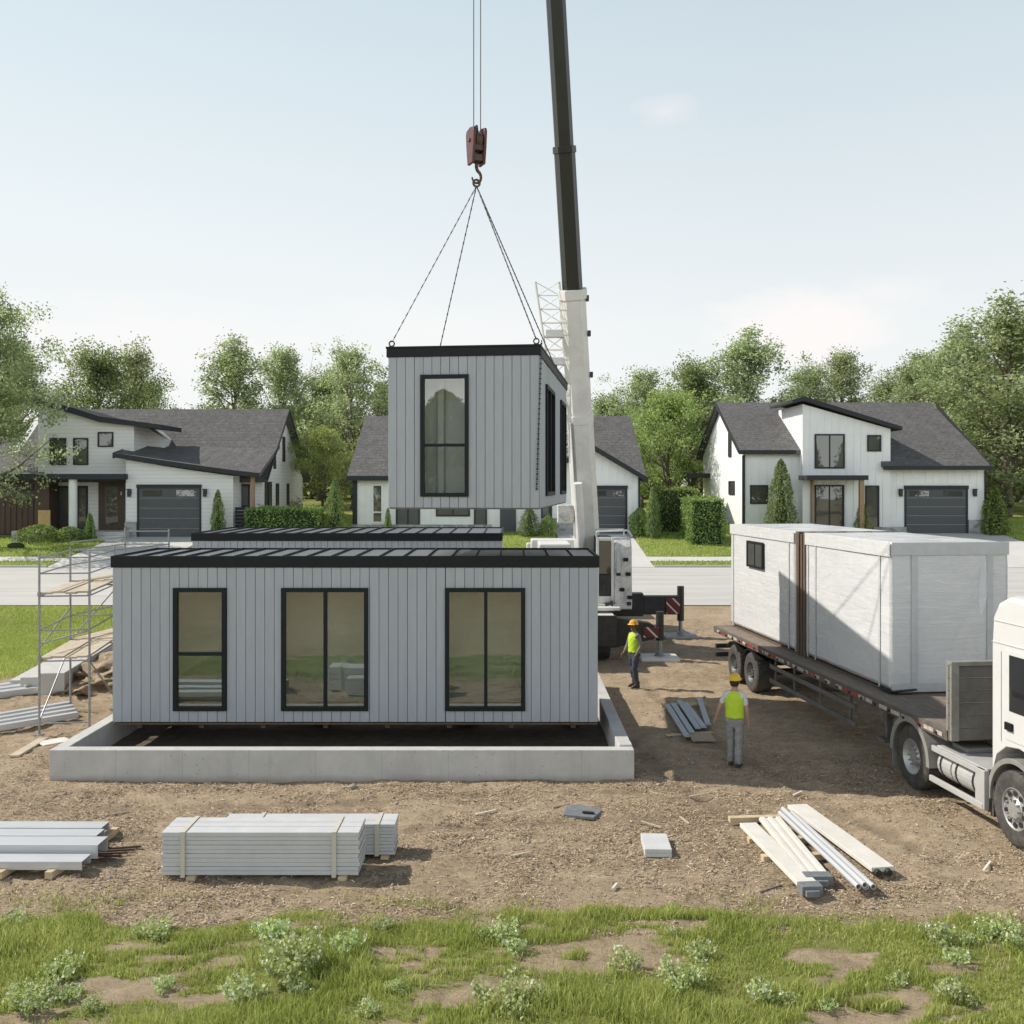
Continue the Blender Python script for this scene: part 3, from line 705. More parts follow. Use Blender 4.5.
def put(o, px, Y, top, wpx=None, base=None):
    z0 = gzf(Y) if base is None else base; x = (px - 512) * Y / 1000; h = 5.5 + (485 - top) * Y / 1000 - z0
    o.location = (x, Y, z0); o.rotation_euler = (0, 0, random.uniform(0, 6)); H0, r0 = o['_h'], o['_r']
    s = h / H0; sx = (wpx * Y / 1000 / 2) / r0 if wpx else s; o.scale = (sx, sx, s)
def con(proto, label, *a, grp=None, **k):
    c = dup(proto) if proto.get('_used') else proto
    proto['_used'] = 1; c['label'] = label
    if grp: c['group'] = grp
    put(c, *a, **k); return c
c1 = make_conifer('conifer', '-', 3.6, .85, 2, 4200); c1['_h'] = 3.6; c1['_r'] = .85
c2 = make_conifer('conifer', '-', 3.0, .6, 5, 2600, 'leaf_hedge'); c2['_h'] = 3.0; c2['_r'] = .6
s1 = make_conifer('shrub', '-', 1.0, .8, 9, 2200, 'leaf_hedge', .10, True); s1['_h'] = 1.0; s1['_r'] = .8
g = 'slim conifers planted in front of the houses'
con(c1, 'broad conifer standing against the white wall left of the porch', 781, 57.4, 459, 31, grp=g)
con(c2, 'small thin conifer beside the wooden porch post', 862, 56.8, 502, 17, grp=g)
con(c2, 'conifer on the lawn right of the dark garage door', 994, 58.0, 486, 30, grp=g)
con(c1, 'conifer hanging-module side, in front of the middle house wall', 529, 57.2, 507, 23, grp=g)['label'] = 'short conifer in front of the middle house below the hanging module'
con(c1, 'slim conifer between the middle house garage and the dark hedge', 653, 56.6, 487, 17, grp=g)
con(c2, 'slim conifer right of the garage door of the brown-sided house', 218, 56.4, 490, 16, grp=g)
con(c1, 'tall conifer at the end of the clipped hedge by the middle house', 335, 57.5, 478, 22, grp=g)
con(c2, 'thin young tree standing beside the porch steps', 90, 55.6, 513, 13, grp=g)
con(c2, 'narrow conifer by the left window of the middle house', 388, 57.8, 508, 9, grp=g)
g = 'rounded garden shrubs'
con(s1, 'wide dark shrub at the low stone wall of the brown-sided house', 40, 55.4, 525, 40, grp=g)
con(s1, 'round shrub below the white porch column', 70, 55.6, 527, 28, grp=g)
con(s1, 'shrub at the corner of the middle house garage', 640, 57.4, 509, 22, grp=g)
con(s1, 'small shrub beside the short conifer under the hanging module', 548, 57.3, 516, 16, grp=g)
con(s1, 'shrub on the lawn left of the tall right conifer', 985, 61.0, 508, 16, grp=g)
def hedge(label, x0, x1, y0, y1, h, seed, grp, n=5200):
    rr = np.random.default_rng(seed); z0 = gzf(y0); t = thing('hedge', label, 'hedge', ((x0 + x1) / 2, (y0 + y1) / 2, z0), 0, grp)
    w, d = x1 - x0, y1 - y0
    fa = rr.choice(5, n, p=np.array([w * h, w * h, d * h, d * h, w * d]) / (2 * w * h + 2 * d * h + w * d)); u, v = rr.random(n), rr.random(n)
    P = np.zeros((n, 3)); nr = np.zeros((n, 3))
    for k, (f, nn) in enumerate(((lambda u, v: (u * w - w / 2, -d / 2 + 0 * u, v * h), (0, -1, 0)), (lambda u, v: (u * w - w / 2, d / 2 + 0 * u, v * h), (0, 1, 0)),
                                 (lambda u, v: (-w / 2 + 0 * u, u * d - d / 2, v * h), (-1, 0, 0)), (lambda u, v: (w / 2 + 0 * u, u * d - d / 2, v * h), (1, 0, 0)), (lambda u, v: (u * w - w / 2, v * d - d / 2, h + 0 * u), (0, 0, 1)))):
        s = fa == k; P[s] = np.stack(f(u[s], v[s]), -1); nr[s] = nn
    P += nr * (rr.normal(-.02, .05, n)[:, None] + (vnoise(P[:, 0] * 2 + P[:, 1] * 2, P[:, 2] * 2.5, seed) - .5)[:, None] * .25) + rr.normal(0, .03, (n, 3))
    V, Fq = leaf_mesh(P, .13, .3, .6, nr * .4); np_obj('foliage', V, Fq, 'leaf_hedge', t)
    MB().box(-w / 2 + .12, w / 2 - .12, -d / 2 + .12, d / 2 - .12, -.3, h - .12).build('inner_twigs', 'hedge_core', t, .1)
G = 'clipped hedges between the houses'
hedge('long low clipped hedge right of the brown-sided house', -15.1, -10.9, 56.4, 57.9, 1.75, 3, G, 5600)
hedge('bright clipped hedge block left of the white gable wall', 9.7, 11.5, 54.2, 57.2, 2.55, 4, G, 6500)
hedge('dark hedge set back behind the bright hedge block', 8.6, 10.8, 58.4, 61, 2.6, 5, G, 4200)

# weeds with pale leaves in the foreground grass
def make_weed(seed, h, r, n, fl):
    rr = np.random.default_rng(seed); t = thing('weed', '-', 'weed', (0, 0, 0), 0, 'pale leaved weeds in the foreground grass')
    mb = MB(); P = []; Fl = []; st = int(10 + r * 40)
    for i in range(st):
        a = rr.uniform(0, 6.28); d = r * math.sqrt(rr.random()); tip = np.array([d * math.cos(a), d * math.sin(a), h * rr.uniform(.45, 1) * (1 - .4 * (d / r) ** 2)]); b = tip * np.array([.45, .45, 0]); b[2] = -.02
        mb.tube(b, tip, .004, 4, 0, .002, caps=False)
        for q in range(n // st):
            s = rr.uniform(.25, 1) ** .7; P.append(b + (tip - b) * s + rr.normal(0, .02 + .016 * s, 3))
        if rr.random() < fl:
            for q in range(7): Fl.append(tip + rr.normal(0, .014, 3) + np.array([0, 0, .015]))
    mb.build('stem', 'leaf_conifer', t); P = np.array(P); P[:, 2] = np.maximum(P[:, 2], .01)
    V, Fq = leaf_mesh(P, .047, .35, .72); np_obj('foliage', V, Fq, 'leaf_weed', t)
    if Fl: V, Fq = leaf_mesh(np.array(Fl), .026, .3, .9); np_obj('blossom', V, Fq, 'white_flower', t)
    return t
W = [make_weed(1, .42, .42, 900, .5), make_weed(2, .30, .34, 560, .25), make_weed(3, .24, .24, 330, .15)]
spots = [(297, 975, 0, 1.15, 'largest pale weed clump, below the long panel bundle'), (152, 936, 1, .8, 'pale weed at the grass edge below the left end of the panel bundle'),
         (500, 940, 1, .9, 'pale weed at the dirt edge in the middle of the grass'), (508, 1003, 1, 1.1, 'pale weed clump in the middle of the grass near the bottom edge'),
         (684, 985, 1, 1.0, 'pale bushy weed beside the bare strip right of the middle'), (622, 968, 2, .9, 'small pale weed left of the bare dirt strip'),
         (700, 955, 2, .8, 'small pale weed behind the bare strip'), (1000, 938, 1, 1.0, 'pale weed in the right corner of the grass by the dirt'),
         (938, 942, 2, 1.0, 'small weed next to the one in the right corner'), (30, 1008, 0, .8, 'pale weed clump in the bottom left corner'),
         (60, 975, 2, 1.0, 'small pale weed above the bottom left clump'), (270, 940, 2, 1.1, 'small weed just above the largest clump'),
         (345, 950, 2, 1.0, 'small weed right behind the largest clump'), (765, 1000, 2, .9, 'tiny weed on the bottom edge right of the bare strip'),
         (245, 1000, 2, 1.1, 'low weed hugging the left side of the largest clump'), (955, 1000, 2, .9, 'small pale weed at the bottom right'), (20, 925, 2, .9, 'weed tuft at the left end of the dirt edge')]
rw = random.Random(17)
for k in range(16): spots.append((rw.uniform(10, 1015), rw.uniform(925, 1015), 2, rw.uniform(.45, .75), 'small pale weed seedling scattered in the meadow grass'))
for i, (px, py, k, s, lab) in enumerate(spots):
    src = W[k]; o = dup(src) if src.get('_used') else src; src['_used'] = 1
    Yd = 5500 / (py - 485); xx = (px - 512) * Yd / 1000
    o.location = (xx, Yd, float(ground_z(np.array([xx]), np.array([Yd]))[0])); o.rotation_euler = (0, 0, random.uniform(0, 6)); o.scale = (s,) * 3; o['label'] = lab
# ================================================================== MODULES, FOUNDATION, CRANE, TRUCK
def board_wall(parent, M, u0, u1, v0, v1, holes, pitch=.195, seed=1, th=.035, gap=.009, m='siding_grey', name='wall'):
    """vertical cladding boards with dark joints, cut around the openings"""
    rr = random.Random(seed); mb = MB(); u = u0; n = max(1, round((u1 - u0) / pitch)); step = (u1 - u0) / n
    for i in range(n):
        a = u0 + i * step; b = a + step; out = rr.uniform(-.002, .002) + (.004 if i % 4 in (1, 2) else 0)
        for (x0, x1, z0, z1) in rects_minus(a, b, v0, v1, holes):
            e0 = gap / 2 if abs(x0 - a) < 1e-4 else 0; e1 = gap / 2 if abs(x1 - b) < 1e-4 else 0
            if x1 - x0 - e0 - e1 < .01: continue
            mb.box(x0 + e0, x1 - e1, -th, out, z0, z1, 0, M)
    for (x0, x1, z0, z1) in rects_minus(u0, u1, v0, v1, holes): mb.box(x0, x1, -th - .03, -th + .0, z0, z1, 1, M)
    for (x0, x1, z0, z1) in rects_minus(u0 + .05, u1 - .05, v0 + .05, v1 - .05, holes): mb.box(x0, x1, -th - .09, -th - .04, z0, z1, 2, M)
    return mb.build(name, [m, 'siding_dark', 'inner_lining'], parent, .003, seg=1)
def seam_roof(parent, w, d, z, n, band=.24, over=.03, m='roof_metal'):
    """black edge band around a standing seam metal roof"""
    mb = MB(); t = .045
    mb.box(-over, w + over, -over, -over + t, z - band, z + .0); mb.box(-over, w + over, d + over - t, d + over, z - band, z)
    mb.box(-over, -over + t, -over + t, d + over - t, z - band, z); mb.box(w + over - t, w + over, -over + t, d + over - t, z - band, z)
    r = mb.build('roof', 'black_metal', parent, .006)
    mb = MB(); mb.box(-over + t, w + over - t, -over + t, d + over - t, z - band + .06, z - .035)
    mb.build('roof_panel', m, r)
    mb = MB()
    for i in range(n + 1):
        x = .02 + (w - .04) * i / n; mb.box(x - .011, x + .011, -over + t, d + over - t, z - .034, z + .008)
    mb.build('roof_seam', 'black_metal', r)
    return r

# ---- lower module over the foundation
W, D = 10.0, 2.6
low = thing('house_module', 'long grey prefab module with three black windows hovering over the foundation', 'house module', (-8.23, 20.6, .60))
z1 = 3.24
wins = [(1.255, 2.345, .25, 2.78, (), (1.42,)), (3.48, 5.27, .25, 2.78, (4.385,), ()), (6.85, 8.50, .25, 2.78, (7.69,), ())]
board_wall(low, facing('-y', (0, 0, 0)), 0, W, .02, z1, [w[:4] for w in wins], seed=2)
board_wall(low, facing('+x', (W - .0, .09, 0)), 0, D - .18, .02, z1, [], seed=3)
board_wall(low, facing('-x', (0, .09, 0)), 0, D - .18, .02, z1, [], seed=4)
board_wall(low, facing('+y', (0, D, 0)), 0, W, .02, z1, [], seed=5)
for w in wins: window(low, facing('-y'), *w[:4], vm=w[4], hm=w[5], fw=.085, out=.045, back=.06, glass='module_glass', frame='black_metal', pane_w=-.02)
mb = MB(); mb.box(.13, W - .13, .13, D - .13, .0, .16, 0); mb.box(.02, W - .02, .02, D - .02, -.04, -.002, 1)
for x in np.linspace(.5, W - .5, 8): mb.box(x - .05, x + .05, .15, D - .15, -.14, -.042, 1)
mb.build('floor', ['inner_floor', 'dark_timber'], low)
mb = MB(); mb.box(.13, W - .13, .13, D - .13, 3.0, 3.06); mb.box(.13, 2.84, 1.15, 1.2, .17, 2.99); mb.box(2.96, 5.94, 1.25, 1.3, .17, 2.99); mb.box(6.06, W - .13, 1.2, 1.25, .17, 2.99); mb.box(2.85, 2.95, .13, D - .13, .17, 2.99); mb.box(5.95, 6.05, .13, D - .13, .17, 2.99); mb.build('inner_partition', 'inner_lining', low)
seam_roof(low, W, D, 3.44, 20)
# ---- module already set on the far side
far = thing('house_module', 'grey prefab module already set down behind the long one, only its roof showing', 'house module', (-9.72, 30.4, .12))
board_wall(far, facing('-y'), 0, 9.4, .02, 3.7, [], seed=8); board_wall(far, facing('+x', (9.4, .09, 0)), 0, 4.1, .02, 3.7, [], seed=9)
board_wall(far, facing('-x', (0, .09, 0)), 0, 4.1, .02, 3.7, [], seed=10); board_wall(far, facing('+y', (0, 4.28, 0)), 0, 9.4, .02, 3.7, [], seed=11)
MB().box(.02, 9.38, .02, 4.26, -.2, .015).build('floor', 'dark_timber', far)
seam_roof(far, 9.4, 4.28, 3.92, 18)
# ---- hanging module
hw, hd, hh = 3.03, 7.5, 3.19
hang = thing('house_module', 'tall grey module hanging from the crane in mid air', 'house module', (-2.475, 19.98, 5.05), R(-7.2))
hwin = (.66, 1.63, .22, 2.64)
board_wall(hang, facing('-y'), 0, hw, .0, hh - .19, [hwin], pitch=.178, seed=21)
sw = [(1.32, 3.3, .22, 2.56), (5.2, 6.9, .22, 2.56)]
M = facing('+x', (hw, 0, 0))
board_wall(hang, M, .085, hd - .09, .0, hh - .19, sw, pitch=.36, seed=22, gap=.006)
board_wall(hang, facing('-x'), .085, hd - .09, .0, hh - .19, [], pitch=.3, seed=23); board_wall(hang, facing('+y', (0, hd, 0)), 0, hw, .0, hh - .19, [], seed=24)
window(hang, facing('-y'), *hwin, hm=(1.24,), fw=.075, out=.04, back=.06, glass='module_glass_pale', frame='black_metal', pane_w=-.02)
for s in sw: window(hang, M, *s, vm=((s[0] + s[1]) / 2,), fw=.085, out=.05, back=.06, glass='module_glass', frame='black_metal', pane_w=-.02)
MB().box(.13, hw - .13, .13, hd - .13, .0, .14, 0).box(.02, hw - .02, .02, hd - .02, -.03, -.002, 1).build('floor', ['inner_floor', 'siding_dark'], hang)
MB().box(.13, hw - .13, .72, .78, .15, 2.92).box(.13, hw - .13, .13, hd - .13, 2.93, 2.98).box(.90, 1.02, .55, .715, .15, 2.92).build('inner_partition', 'house_white', hang)
mb = MB(); o_ = .03; mb.box(-o_, hw + o_, -o_, hd + o_, hh - .19, hh - .02); mb.box(-o_ - .012, hw + o_ + .012, -o_ - .012, hd + o_ + .012, hh - .02, hh + .02); mb.build('roof', 'black_metal', hang, .006)
cr, sr = math.cos(R(-7.2)), math.sin(R(-7.2))
def hp(x, y, z): return Vector((-2.475 + x * cr - y * sr, 19.98 + x * sr + y * cr, 5.05 + z))
lugs = [(.06, .06), (.06, 4.4), (hw - .06, .06), (hw - .06, 4.4)]
for x, y in lugs:
    mb = MB(); mb.box(x - .05, x + .05, y - .05, y + .05, hh + .02, hh + .035); mb.ring((x, y, hh + .09), (0, 1, 0), [(-.012, .04), (.012, .04), (.012, .065), (-.012, .065)], 14); mb.build('lifting_lug', 'steel_dark', hang)

# ---- hook block, hoist cables, slings
HK = Vector((-.775, 21.8, 12.08))
hook = thing('hook_block', 'weathered red crane hook block hanging above the lifted module', 'hook block', HK, R(24))
for sx in (-1, 1):
    prof = [(-.14, .40), (-.20, .75), (-.235, 1.08), (-.20, 1.16), (.0, 1.20), (.20, 1.16), (.235, 1.08), (.20, .75), (.14, .40)]
    mb = MB(); mb.prism(prof, sx * .13 - .03, sx * .13 + .03, 'x'); mb.build('cheek_plate', 'hook_red', hook, .012)
mb = MB(); mb.ring((0, 0, .92), (1, 0, 0), [(-.07, .05), (.07, .05), (.07, .20), (.0, .175), (-.07, .20)], 22); mb.build('sheave', 'rusty_steel', hook)
mb = MB(); mb.box(-.1, .1, -.13, .13, .46, .60); mb.box(-.098, .098, -.15, .15, .68, .80); mb.tube((-.19, 0, .92), (.19, 0, .92), .045, 10); mb.build('crosshead', 'rusty_steel', hook, .01)
mb = MB(); mb.tube((-.0, 0, 1.12), (0, 0, 1.26), .05, 10, 0, .03); mb.build('top_shackle', 'steel_dark', hook)
mb = MB(); pts = [(0, 0, .48), (0, 0, .34)] + [(.105 * math.sin(a) * 1.0, 0, .135 + .15 * math.cos(a) * .9) for a in np.linspace(.25, 4.6, 13)]
for i, (a, b) in enumerate(zip(pts[:-1], pts[1:])): mb.tube(a, b, .042 - .0016 * i, 8, 0, .042 - .0016 * (i + 1))
mb.build('hook', 'rusty_steel', hook, smooth=True)
mb = MB(); mb.ring((0, 0, .0), (0, 1, 0), [(-.018, .055), (.018, .055), (.018, .095), (-.018, .095)], 16); mb.build('link_ring', 'rusty_steel', hook)
names = ['sling chain running to the near corner on the window side of the hanging module', 'sling chain falling to the middle of the long left edge of the hanging module roof',
         'sling chain running to the near right corner of the hanging module roof', 'sling chain reaching the middle of the right edge of the hanging module roof']
for (x, y), lab in zip(lugs, names):
    p = HK + Vector((0, 0, -.06)); q = hp(x, y, hh + .12); mb = MB(); n = 46
    for i in range(n):
        a = p + (q - p) * (i / n); b = p + (q - p) * ((i + .82) / n); mb.beam(a, b, .026 if i % 2 else .014, .014 if i % 2 else .026)
    mb.tube(p, q, .009, 6)
    tag(mb.build('sling_chain', 'wire_rope'), lab, 'sling', 'sling chains lifting the module')
p = hp(hw + .05, .0, hh + .1); mb = MB(); n = 60; q = p + Vector((-.10, -.02, -2.95))
for i in range(n):
    a = p + (q - p) * (i / n); b = p + (q - p) * ((i + .8) / n); mb.beam(a, b, .038 if i % 2 else .02, .02 if i % 2 else .038)
tag(mb.build('tag_line', 'steel_dark'), 'dark tag chain dangling down the right corner of the hanging module', 'tag line')
TIP = Vector((-.78, 21.8, 46.3))
for dx, lab in ((-.06, 'hoist cable on the window side dropping from above to the red hook block'), (.09, 'hoist cable on the boom side dropping from above to the red hook block')):
    mb = MB(); mb.tube((HK.x + dx, HK.y, HK.z + .95), (TIP.x + dx, TIP.y, TIP.z - .3), .011, 6); tag(mb.build('hoist_cable', 'wire_rope'), lab, 'cable', 'hoist cables of the crane')

# ---- foundation ring
fd = thing('foundation', 'low poured concrete foundation wall forming an open rectangle', 'foundation', (-8.63, 18.64, 0))
mb = MB(); w, t, h, d = 10.91, .26, .56, 9.0
mb.box(0, w, 0, t, -.2, h); mb.box(0, w, d - t, d, -.2, h); mb.box(0, t, t, d - t, -.2, h); mb.box(w - t, w, t, d - t, -.2, h)
mb.build('wall', 'formed_concrete', fd, .012)
mb = MB(); mb.box(w - t + .01, w - .012, .0 + t, t + .22, h + .001, h + .035); mb.build('wall_cap', 'formed_concrete', fd, .006)
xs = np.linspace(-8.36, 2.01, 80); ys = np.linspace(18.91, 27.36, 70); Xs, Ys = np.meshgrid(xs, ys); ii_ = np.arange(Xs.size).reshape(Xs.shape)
tag(np_obj('void_shade_sheet', np.stack([Xs, Ys, .055 + (fbm(Xs * 2.2, Ys * 2.2, 19, 4) - .5) * .09], -1).reshape(-1, 3), np.stack([ii_[:-1, :-1], ii_[:-1, 1:], ii_[1:, 1:], ii_[1:, :-1]], -1).reshape(-1, 4), 'shade_dark_soil', smooth=True), kind='structure')  # added sheet inside the ring, its dark colour paints the shaded void
for k, (x, y) in enumerate([(-7.6, 22.85), (-4.3, 22.85), (-1.0, 22.85), (1.35, 22.85)]):
    o = thing('timber_crib', 'dark timber blocks hidden in shadow under the long module', 'timber crib', (x, y, 0), 0, 'timber cribs carrying the module')
    for j in range(3):
        mb = MB()
        for s in (-.16, .16):
            if j % 2: mb.box(s - .07, s + .07, -.25, .25, j * .16 - .03, (j + 1) * .16 - .03)
            else: mb.box(-.25, .25, s - .07, s + .07, j * .16 - .03, (j + 1) * .16 - .03)
        mb.build('timber_layer', 'dark_timber', o, .008)

# ---- mobile crane
cr_ = thing('mobile_crane', 'big white mobile crane with dark boom raised behind the modules', 'crane', (1.85, 34, 0))
O = Vector((1.85, 34, 0))
def L_(p): return Vector(p) - O
mb = MB(); mb.box(-1.25, 1.25, -3.3, 6.3, .75, 1.25); mb.box(-1.36, 1.36, -3.3, -.9, 1.27, 1.42, 1); mb.box(-1.36, 1.36, 1.5, 5.2, 1.27, 1.45, 1)
mb.box(-1.36, 1.36, -3.42, -3.302, .55, 1.5, 0); mb.build('chassis', ['steel_dark', 'crane_white'], cr_, .02)
mb = MB(); mb.box(-1.3, 1.3, 5.3, 7.4, .8, 2.6); mb.build('driver_cab', 'crane_white', cr_, .08)
for y in (-2.3, -.9, 2.9, 4.3, 6.2):
    for sx in (-1, 1):
        mb = MB(); mb.ring((sx * 1.02, y, .55), (1, 0, 0), [(-.2, .30), (.2, .30), (.21, .5), (.16, .55), (-.16, .55), (-.21, .5)], 24); wq = mb.build('wheel', 'rubber', cr_, smooth=False)
        mb = MB(); mb.tube((sx * 1.02 - .17, y, .55), (sx * 1.02 + .17, y, .55), .298, 20); mb.build('rim', 'crane_white', wq)
# outriggers : two to the right (seen), two to the left (behind the modules)
for lab, y0, x1, ytip in (('near', -2.55, 4.60 - 1.85, -2.15), ('far', 2.0, 6.02 - 1.85, 2.25)):
    xb = 1.1
    mb = MB(); zt = 1.62 if lab == 'far' else 1.35
    if lab == 'far':
        mb.box(xb, xb + 1.75, y0 - .24, y0 + .24, .80, 1.62); mb.box(xb + 1.75, x1 - .0, y0 - .2, y0 + .2, .86, 1.52)
        mb.prism([(xb, 1.62), (xb + .62, 1.62), (xb + .5, 2.1), (xb, 2.1)], y0 - .2, y0 + .2, 'y')
        mb.prism([(xb - .6, .5), (xb, .5), (xb + .55, .8), (xb, .8), (xb - .6, .8)], y0 - .2, y0 + .2, 'y')
    else:
        mb.prism([(.9, 1.42), (xb + 1.35, 1.18), (xb + 1.5, 1.1), (xb + 1.5, .68), (xb + .3, .42), (.9, .42)], y0 - .2, y0 + .2, 'y')
        mb.box(.55, 1.2, y0 - .22, y0 + .22, .25, .421)
    ob = mb.build('outrigger_beam', 'steel_dark', cr_, .015)
    mb = MB(); xs_ = (x1 - .5, x1 - .02); mb.box(xs_[0], xs_[1], y0 - .262, y0 - .245, .9 if lab == 'far' else .74, 1.45 if lab == 'far' else 1.06); mb.build('warning_panel', 'warning_stripe', ob)
    mb = MB(); mb.tube((x1 + .05, y0, .62), (x1 + .05, y0, 1.86 if lab == 'far' else 1.52), .125, 14); mb.build('jack_housing', 'steel_dark', ob)
    mb = MB(); mb.tube((x1 + .05, y0, .16), (x1 + .05, y0, .66), .07, 12, 0); mb.tube((x1 + .05, y0, .12), (x1 + .05, y0, .24), .2, 14, 0, .09); mb.build('jack_leg', 'galvanised', ob, smooth=False)
    mb = MB(); mb.box(x1 - .6, x1 + .62, y0 - .5, y0 + .5, .0, .13); mb.build('outrigger_pad', 'galvanised' if lab == 'far' else 'crane_white', ob, .04)
for y0 in (-2.55, 2.0):
    mb = MB(); mb.box(-3.4, -1.1, y0 - .2, y0 + .2, .8, 1.4); ob = mb.build('outrigger_beam', 'steel_dark', cr_, .015)
    MB().tube((-3.45, y0, .13), (-3.45, y0, 1.5), .1, 12).build('jack_leg', 'galvanised', ob); MB().box(-3.95, -2.95, y0 - .5, y0 + .5, 0, .13).build('outrigger_pad', 'galvanised', ob, .04)
# superstructure
mb = MB(); mb.tube((-.1, .6, 1.4), (-.1, .6, 1.75), .85, 24); mb.build('turntable', 'steel_dark', cr_)
mb = MB(); mb.box(-1.1, .95, -.6, 3.1, 1.78, 2.7); mb.box(-.95, .1, -1.0, 1.2, 2.702, 3.55); mb.box(-1.15, 1.0, 2.5, 3.7, 1.9, 3.5); mb.build('upper_body', 'crane_white', cr_, .05)
mb = MB(); mb.box(-1.3, 1.15, 3.72, 4.5, 1.7, 3.3); mb.build('counterweight', 'crane_grimy', cr_, .06)
cb = MB(); x0, x1, y0, y1, z0, z2 = .92, 2.03, -1.75, .15, 1.72, 3.80
cb.prism([(y0 + .25, z0), (y1, z0), (y1, z2), (y0 + .35, z2), (y0 + .22, z2 - .35)], x0, x0 + .5, 'x'); cab = cb.build('operator_cab', 'steel_dark', cr_, .02)
mb = MB(); mb.prism([(y0 + .02, z0 - .25), (y1, z0 - .1), (y1, z2 + .0), (y0 + .35, z2 - .02), (y0 + .1, z2 - .3)], x0 + .54, x1, 'x'); dp = mb.build('door_panel', 'crane_grimy', cab, .05)
MB().prism([(y0 - .012, z0 + .95), (y0 + .03, z0 + .85), (y0 + .115, z2 - .42), (y0 + .08, z2 - .36)], x0 + .60, x0 + .74, 'x').build('side_window', 'cab_glass', dp)
for zz, xx in ((z0 + 1.32, x0 + .82), (z0 + .85, x0 + .9), (z0 + .35, x0 + .7), (z0 + .1, x0 + .95)): MB().box(xx, xx + .16, y0 - .05, y0 + .06, zz, zz + .11).build('door_fitting', 'black_metal', dp, .02)
mb = MB(); mb.box(x0 - .03, x0 + .05, y0 + .14, y0 + .25, z0 - .05, z2); mb.box(x0 + .44, x0 + .535, y0 + .1, y0 + .25, z0 - .05, z2); mb.box(x0 + .05, x0 + .44, y0 + .14, y0 + .25, z2 - .11, z2); mb.box(x0 + .05, x0 + .44, y0 + .14, y0 + .25, z0 - .05, z0 + .18); mb.build('window_frame', 'crane_white', cab, .02)
MB().box(x0 + .05, x0 + .44, y0 + .19, y0 + .21, z0 + .9, z2 - .11).build('windscreen', 'cab_glass', cab)
MB().box(x0 + .06, x0 + .43, y0 + .16, y0 + .3, z0 + .2, z0 + .88).box(x0 + .12, x0 + .3, y0 + .12, y0 + .2, z0 + .35, z0 + .62).build('lower_hatch', 'steel_dark', cab, .02)
mb = MB(); mb.path([(x0 - .0, y0 + .5, z2), (x0 - .0, y0 + .4, z2 + .18), (x1 - .1, y0 + .4, z2 + .22), (x1 + .05, y0 + .55, z2 + .02)], .032, 8)
mb.path([(x0 + .1, y1 - .3, z2), (x0 + .1, y1 - .3, z2 + .2), (x1 - .1, y1 - .3, z2 + .2), (x1 - .1, y1 - .3, z2)], .028, 8); mb.build('handrail', 'crane_white', cab)
mb = MB(); rr = random.Random(5)
for i in range(14):
    xa = rr.uniform(x0 + .0, x1); za = rr.uniform(z0 - .35, z0 - .02); mb.box(xa, xa + rr.uniform(.08, .3), y0 + rr.uniform(-.1, .3), y0 + rr.uniform(.35, .8), za, za + rr.uniform(.05, .2), rr.choice((0, 1)))
mb.build('hydraulic_fittings', ['steel_dark', 'crane_grimy'], cr_, .01)
mb = MB(); mb.box(.6, 2.0, -1.75, .2, 1.50, 1.66); mb.box(.62, 1.6, -2.2, -1.8, 1.5, 1.6); mb.build('cab_step', 'crane_white', cr_, .02)
# boom
def bp(t): return Vector((2.6 - 3.38 * t, 34.5 - 12.7 * t, 3.3 + 43 * t)) - O
def prof(w, h): return [(-w / 2 + .12 * w, h / 2), (-w / 2, h / 2 - .12 * h), (-w / 2, -h * .15), (-w * .3, -h / 2), (w * .3, -h / 2), (w / 2, -h * .15), (w / 2, h / 2 - .12 * h), (w / 2 - .12 * w, h / 2)]
UPV = (0, 1, .3)
mb = MB(); mb.sect(bp(-.035), bp(.104), prof(.86, 1.0), 0, UPV); mb.sect(bp(.1035), bp(.196), prof(.80, .94), 0, UPV)
mb.sect(bp(.1), bp(.1065), prof(.89, 1.04), 0, UPV); mb.sect(bp(.190), bp(.197), prof(.9, 1.02), 0, UPV)
boom = mb.build('boom_base', 'crane_white', cr_, .012)
mb = MB(); mb.sect(bp(.1965), bp(.291), prof(.64, .76), 0, UPV); mb.sect(bp(.289), bp(.2935), prof(.71, .84), 0, UPV); mb.sect(bp(.291), bp(.45), prof(.57, .68), 0, UPV); mb.sect(bp(.448), bp(.453), prof(.63, .75), 0, UPV)
mb.sect(bp(.45), bp(.63), prof(.50, .6), 0, UPV); mb.sect(bp(.628), bp(.633), prof(.56, .68), 0, UPV); mb.sect(bp(.63), bp(.985), prof(.44, .52), 0, UPV)
mb.build('boom_extension', 'boom_dark', boom, .012)
mb = MB(); c = L_(TIP); mb.box(c.x - .25, c.x + .28, c.y - .5, c.y + .6, c.z - .5, c.z + .25); mb.ring(c + Vector((0.015, .0, -.25)), (0, 1, 0), [(-.06, .05), (.06, .05), (.06, .3), (-.06, .3)], 20); mb.build('boom_head', 'steel_dark', boom, .02)
ax = (bp(.1) - bp(0)).normalized()
mb = MB(); off = Vector((-.24, -.72, -.1)); mb.tube(bp(.005) + off, bp(.055) + off, .15, 14); mb.build('luffing_cylinder', 'crane_white', boom)
mb = MB(); off2 = Vector((-.30, -.5, 0)); mb.tube(bp(.045) + off2, bp(.098) + off2, .055, 12, 0); mb.build('cylinder_rod', 'galvanised', boom)
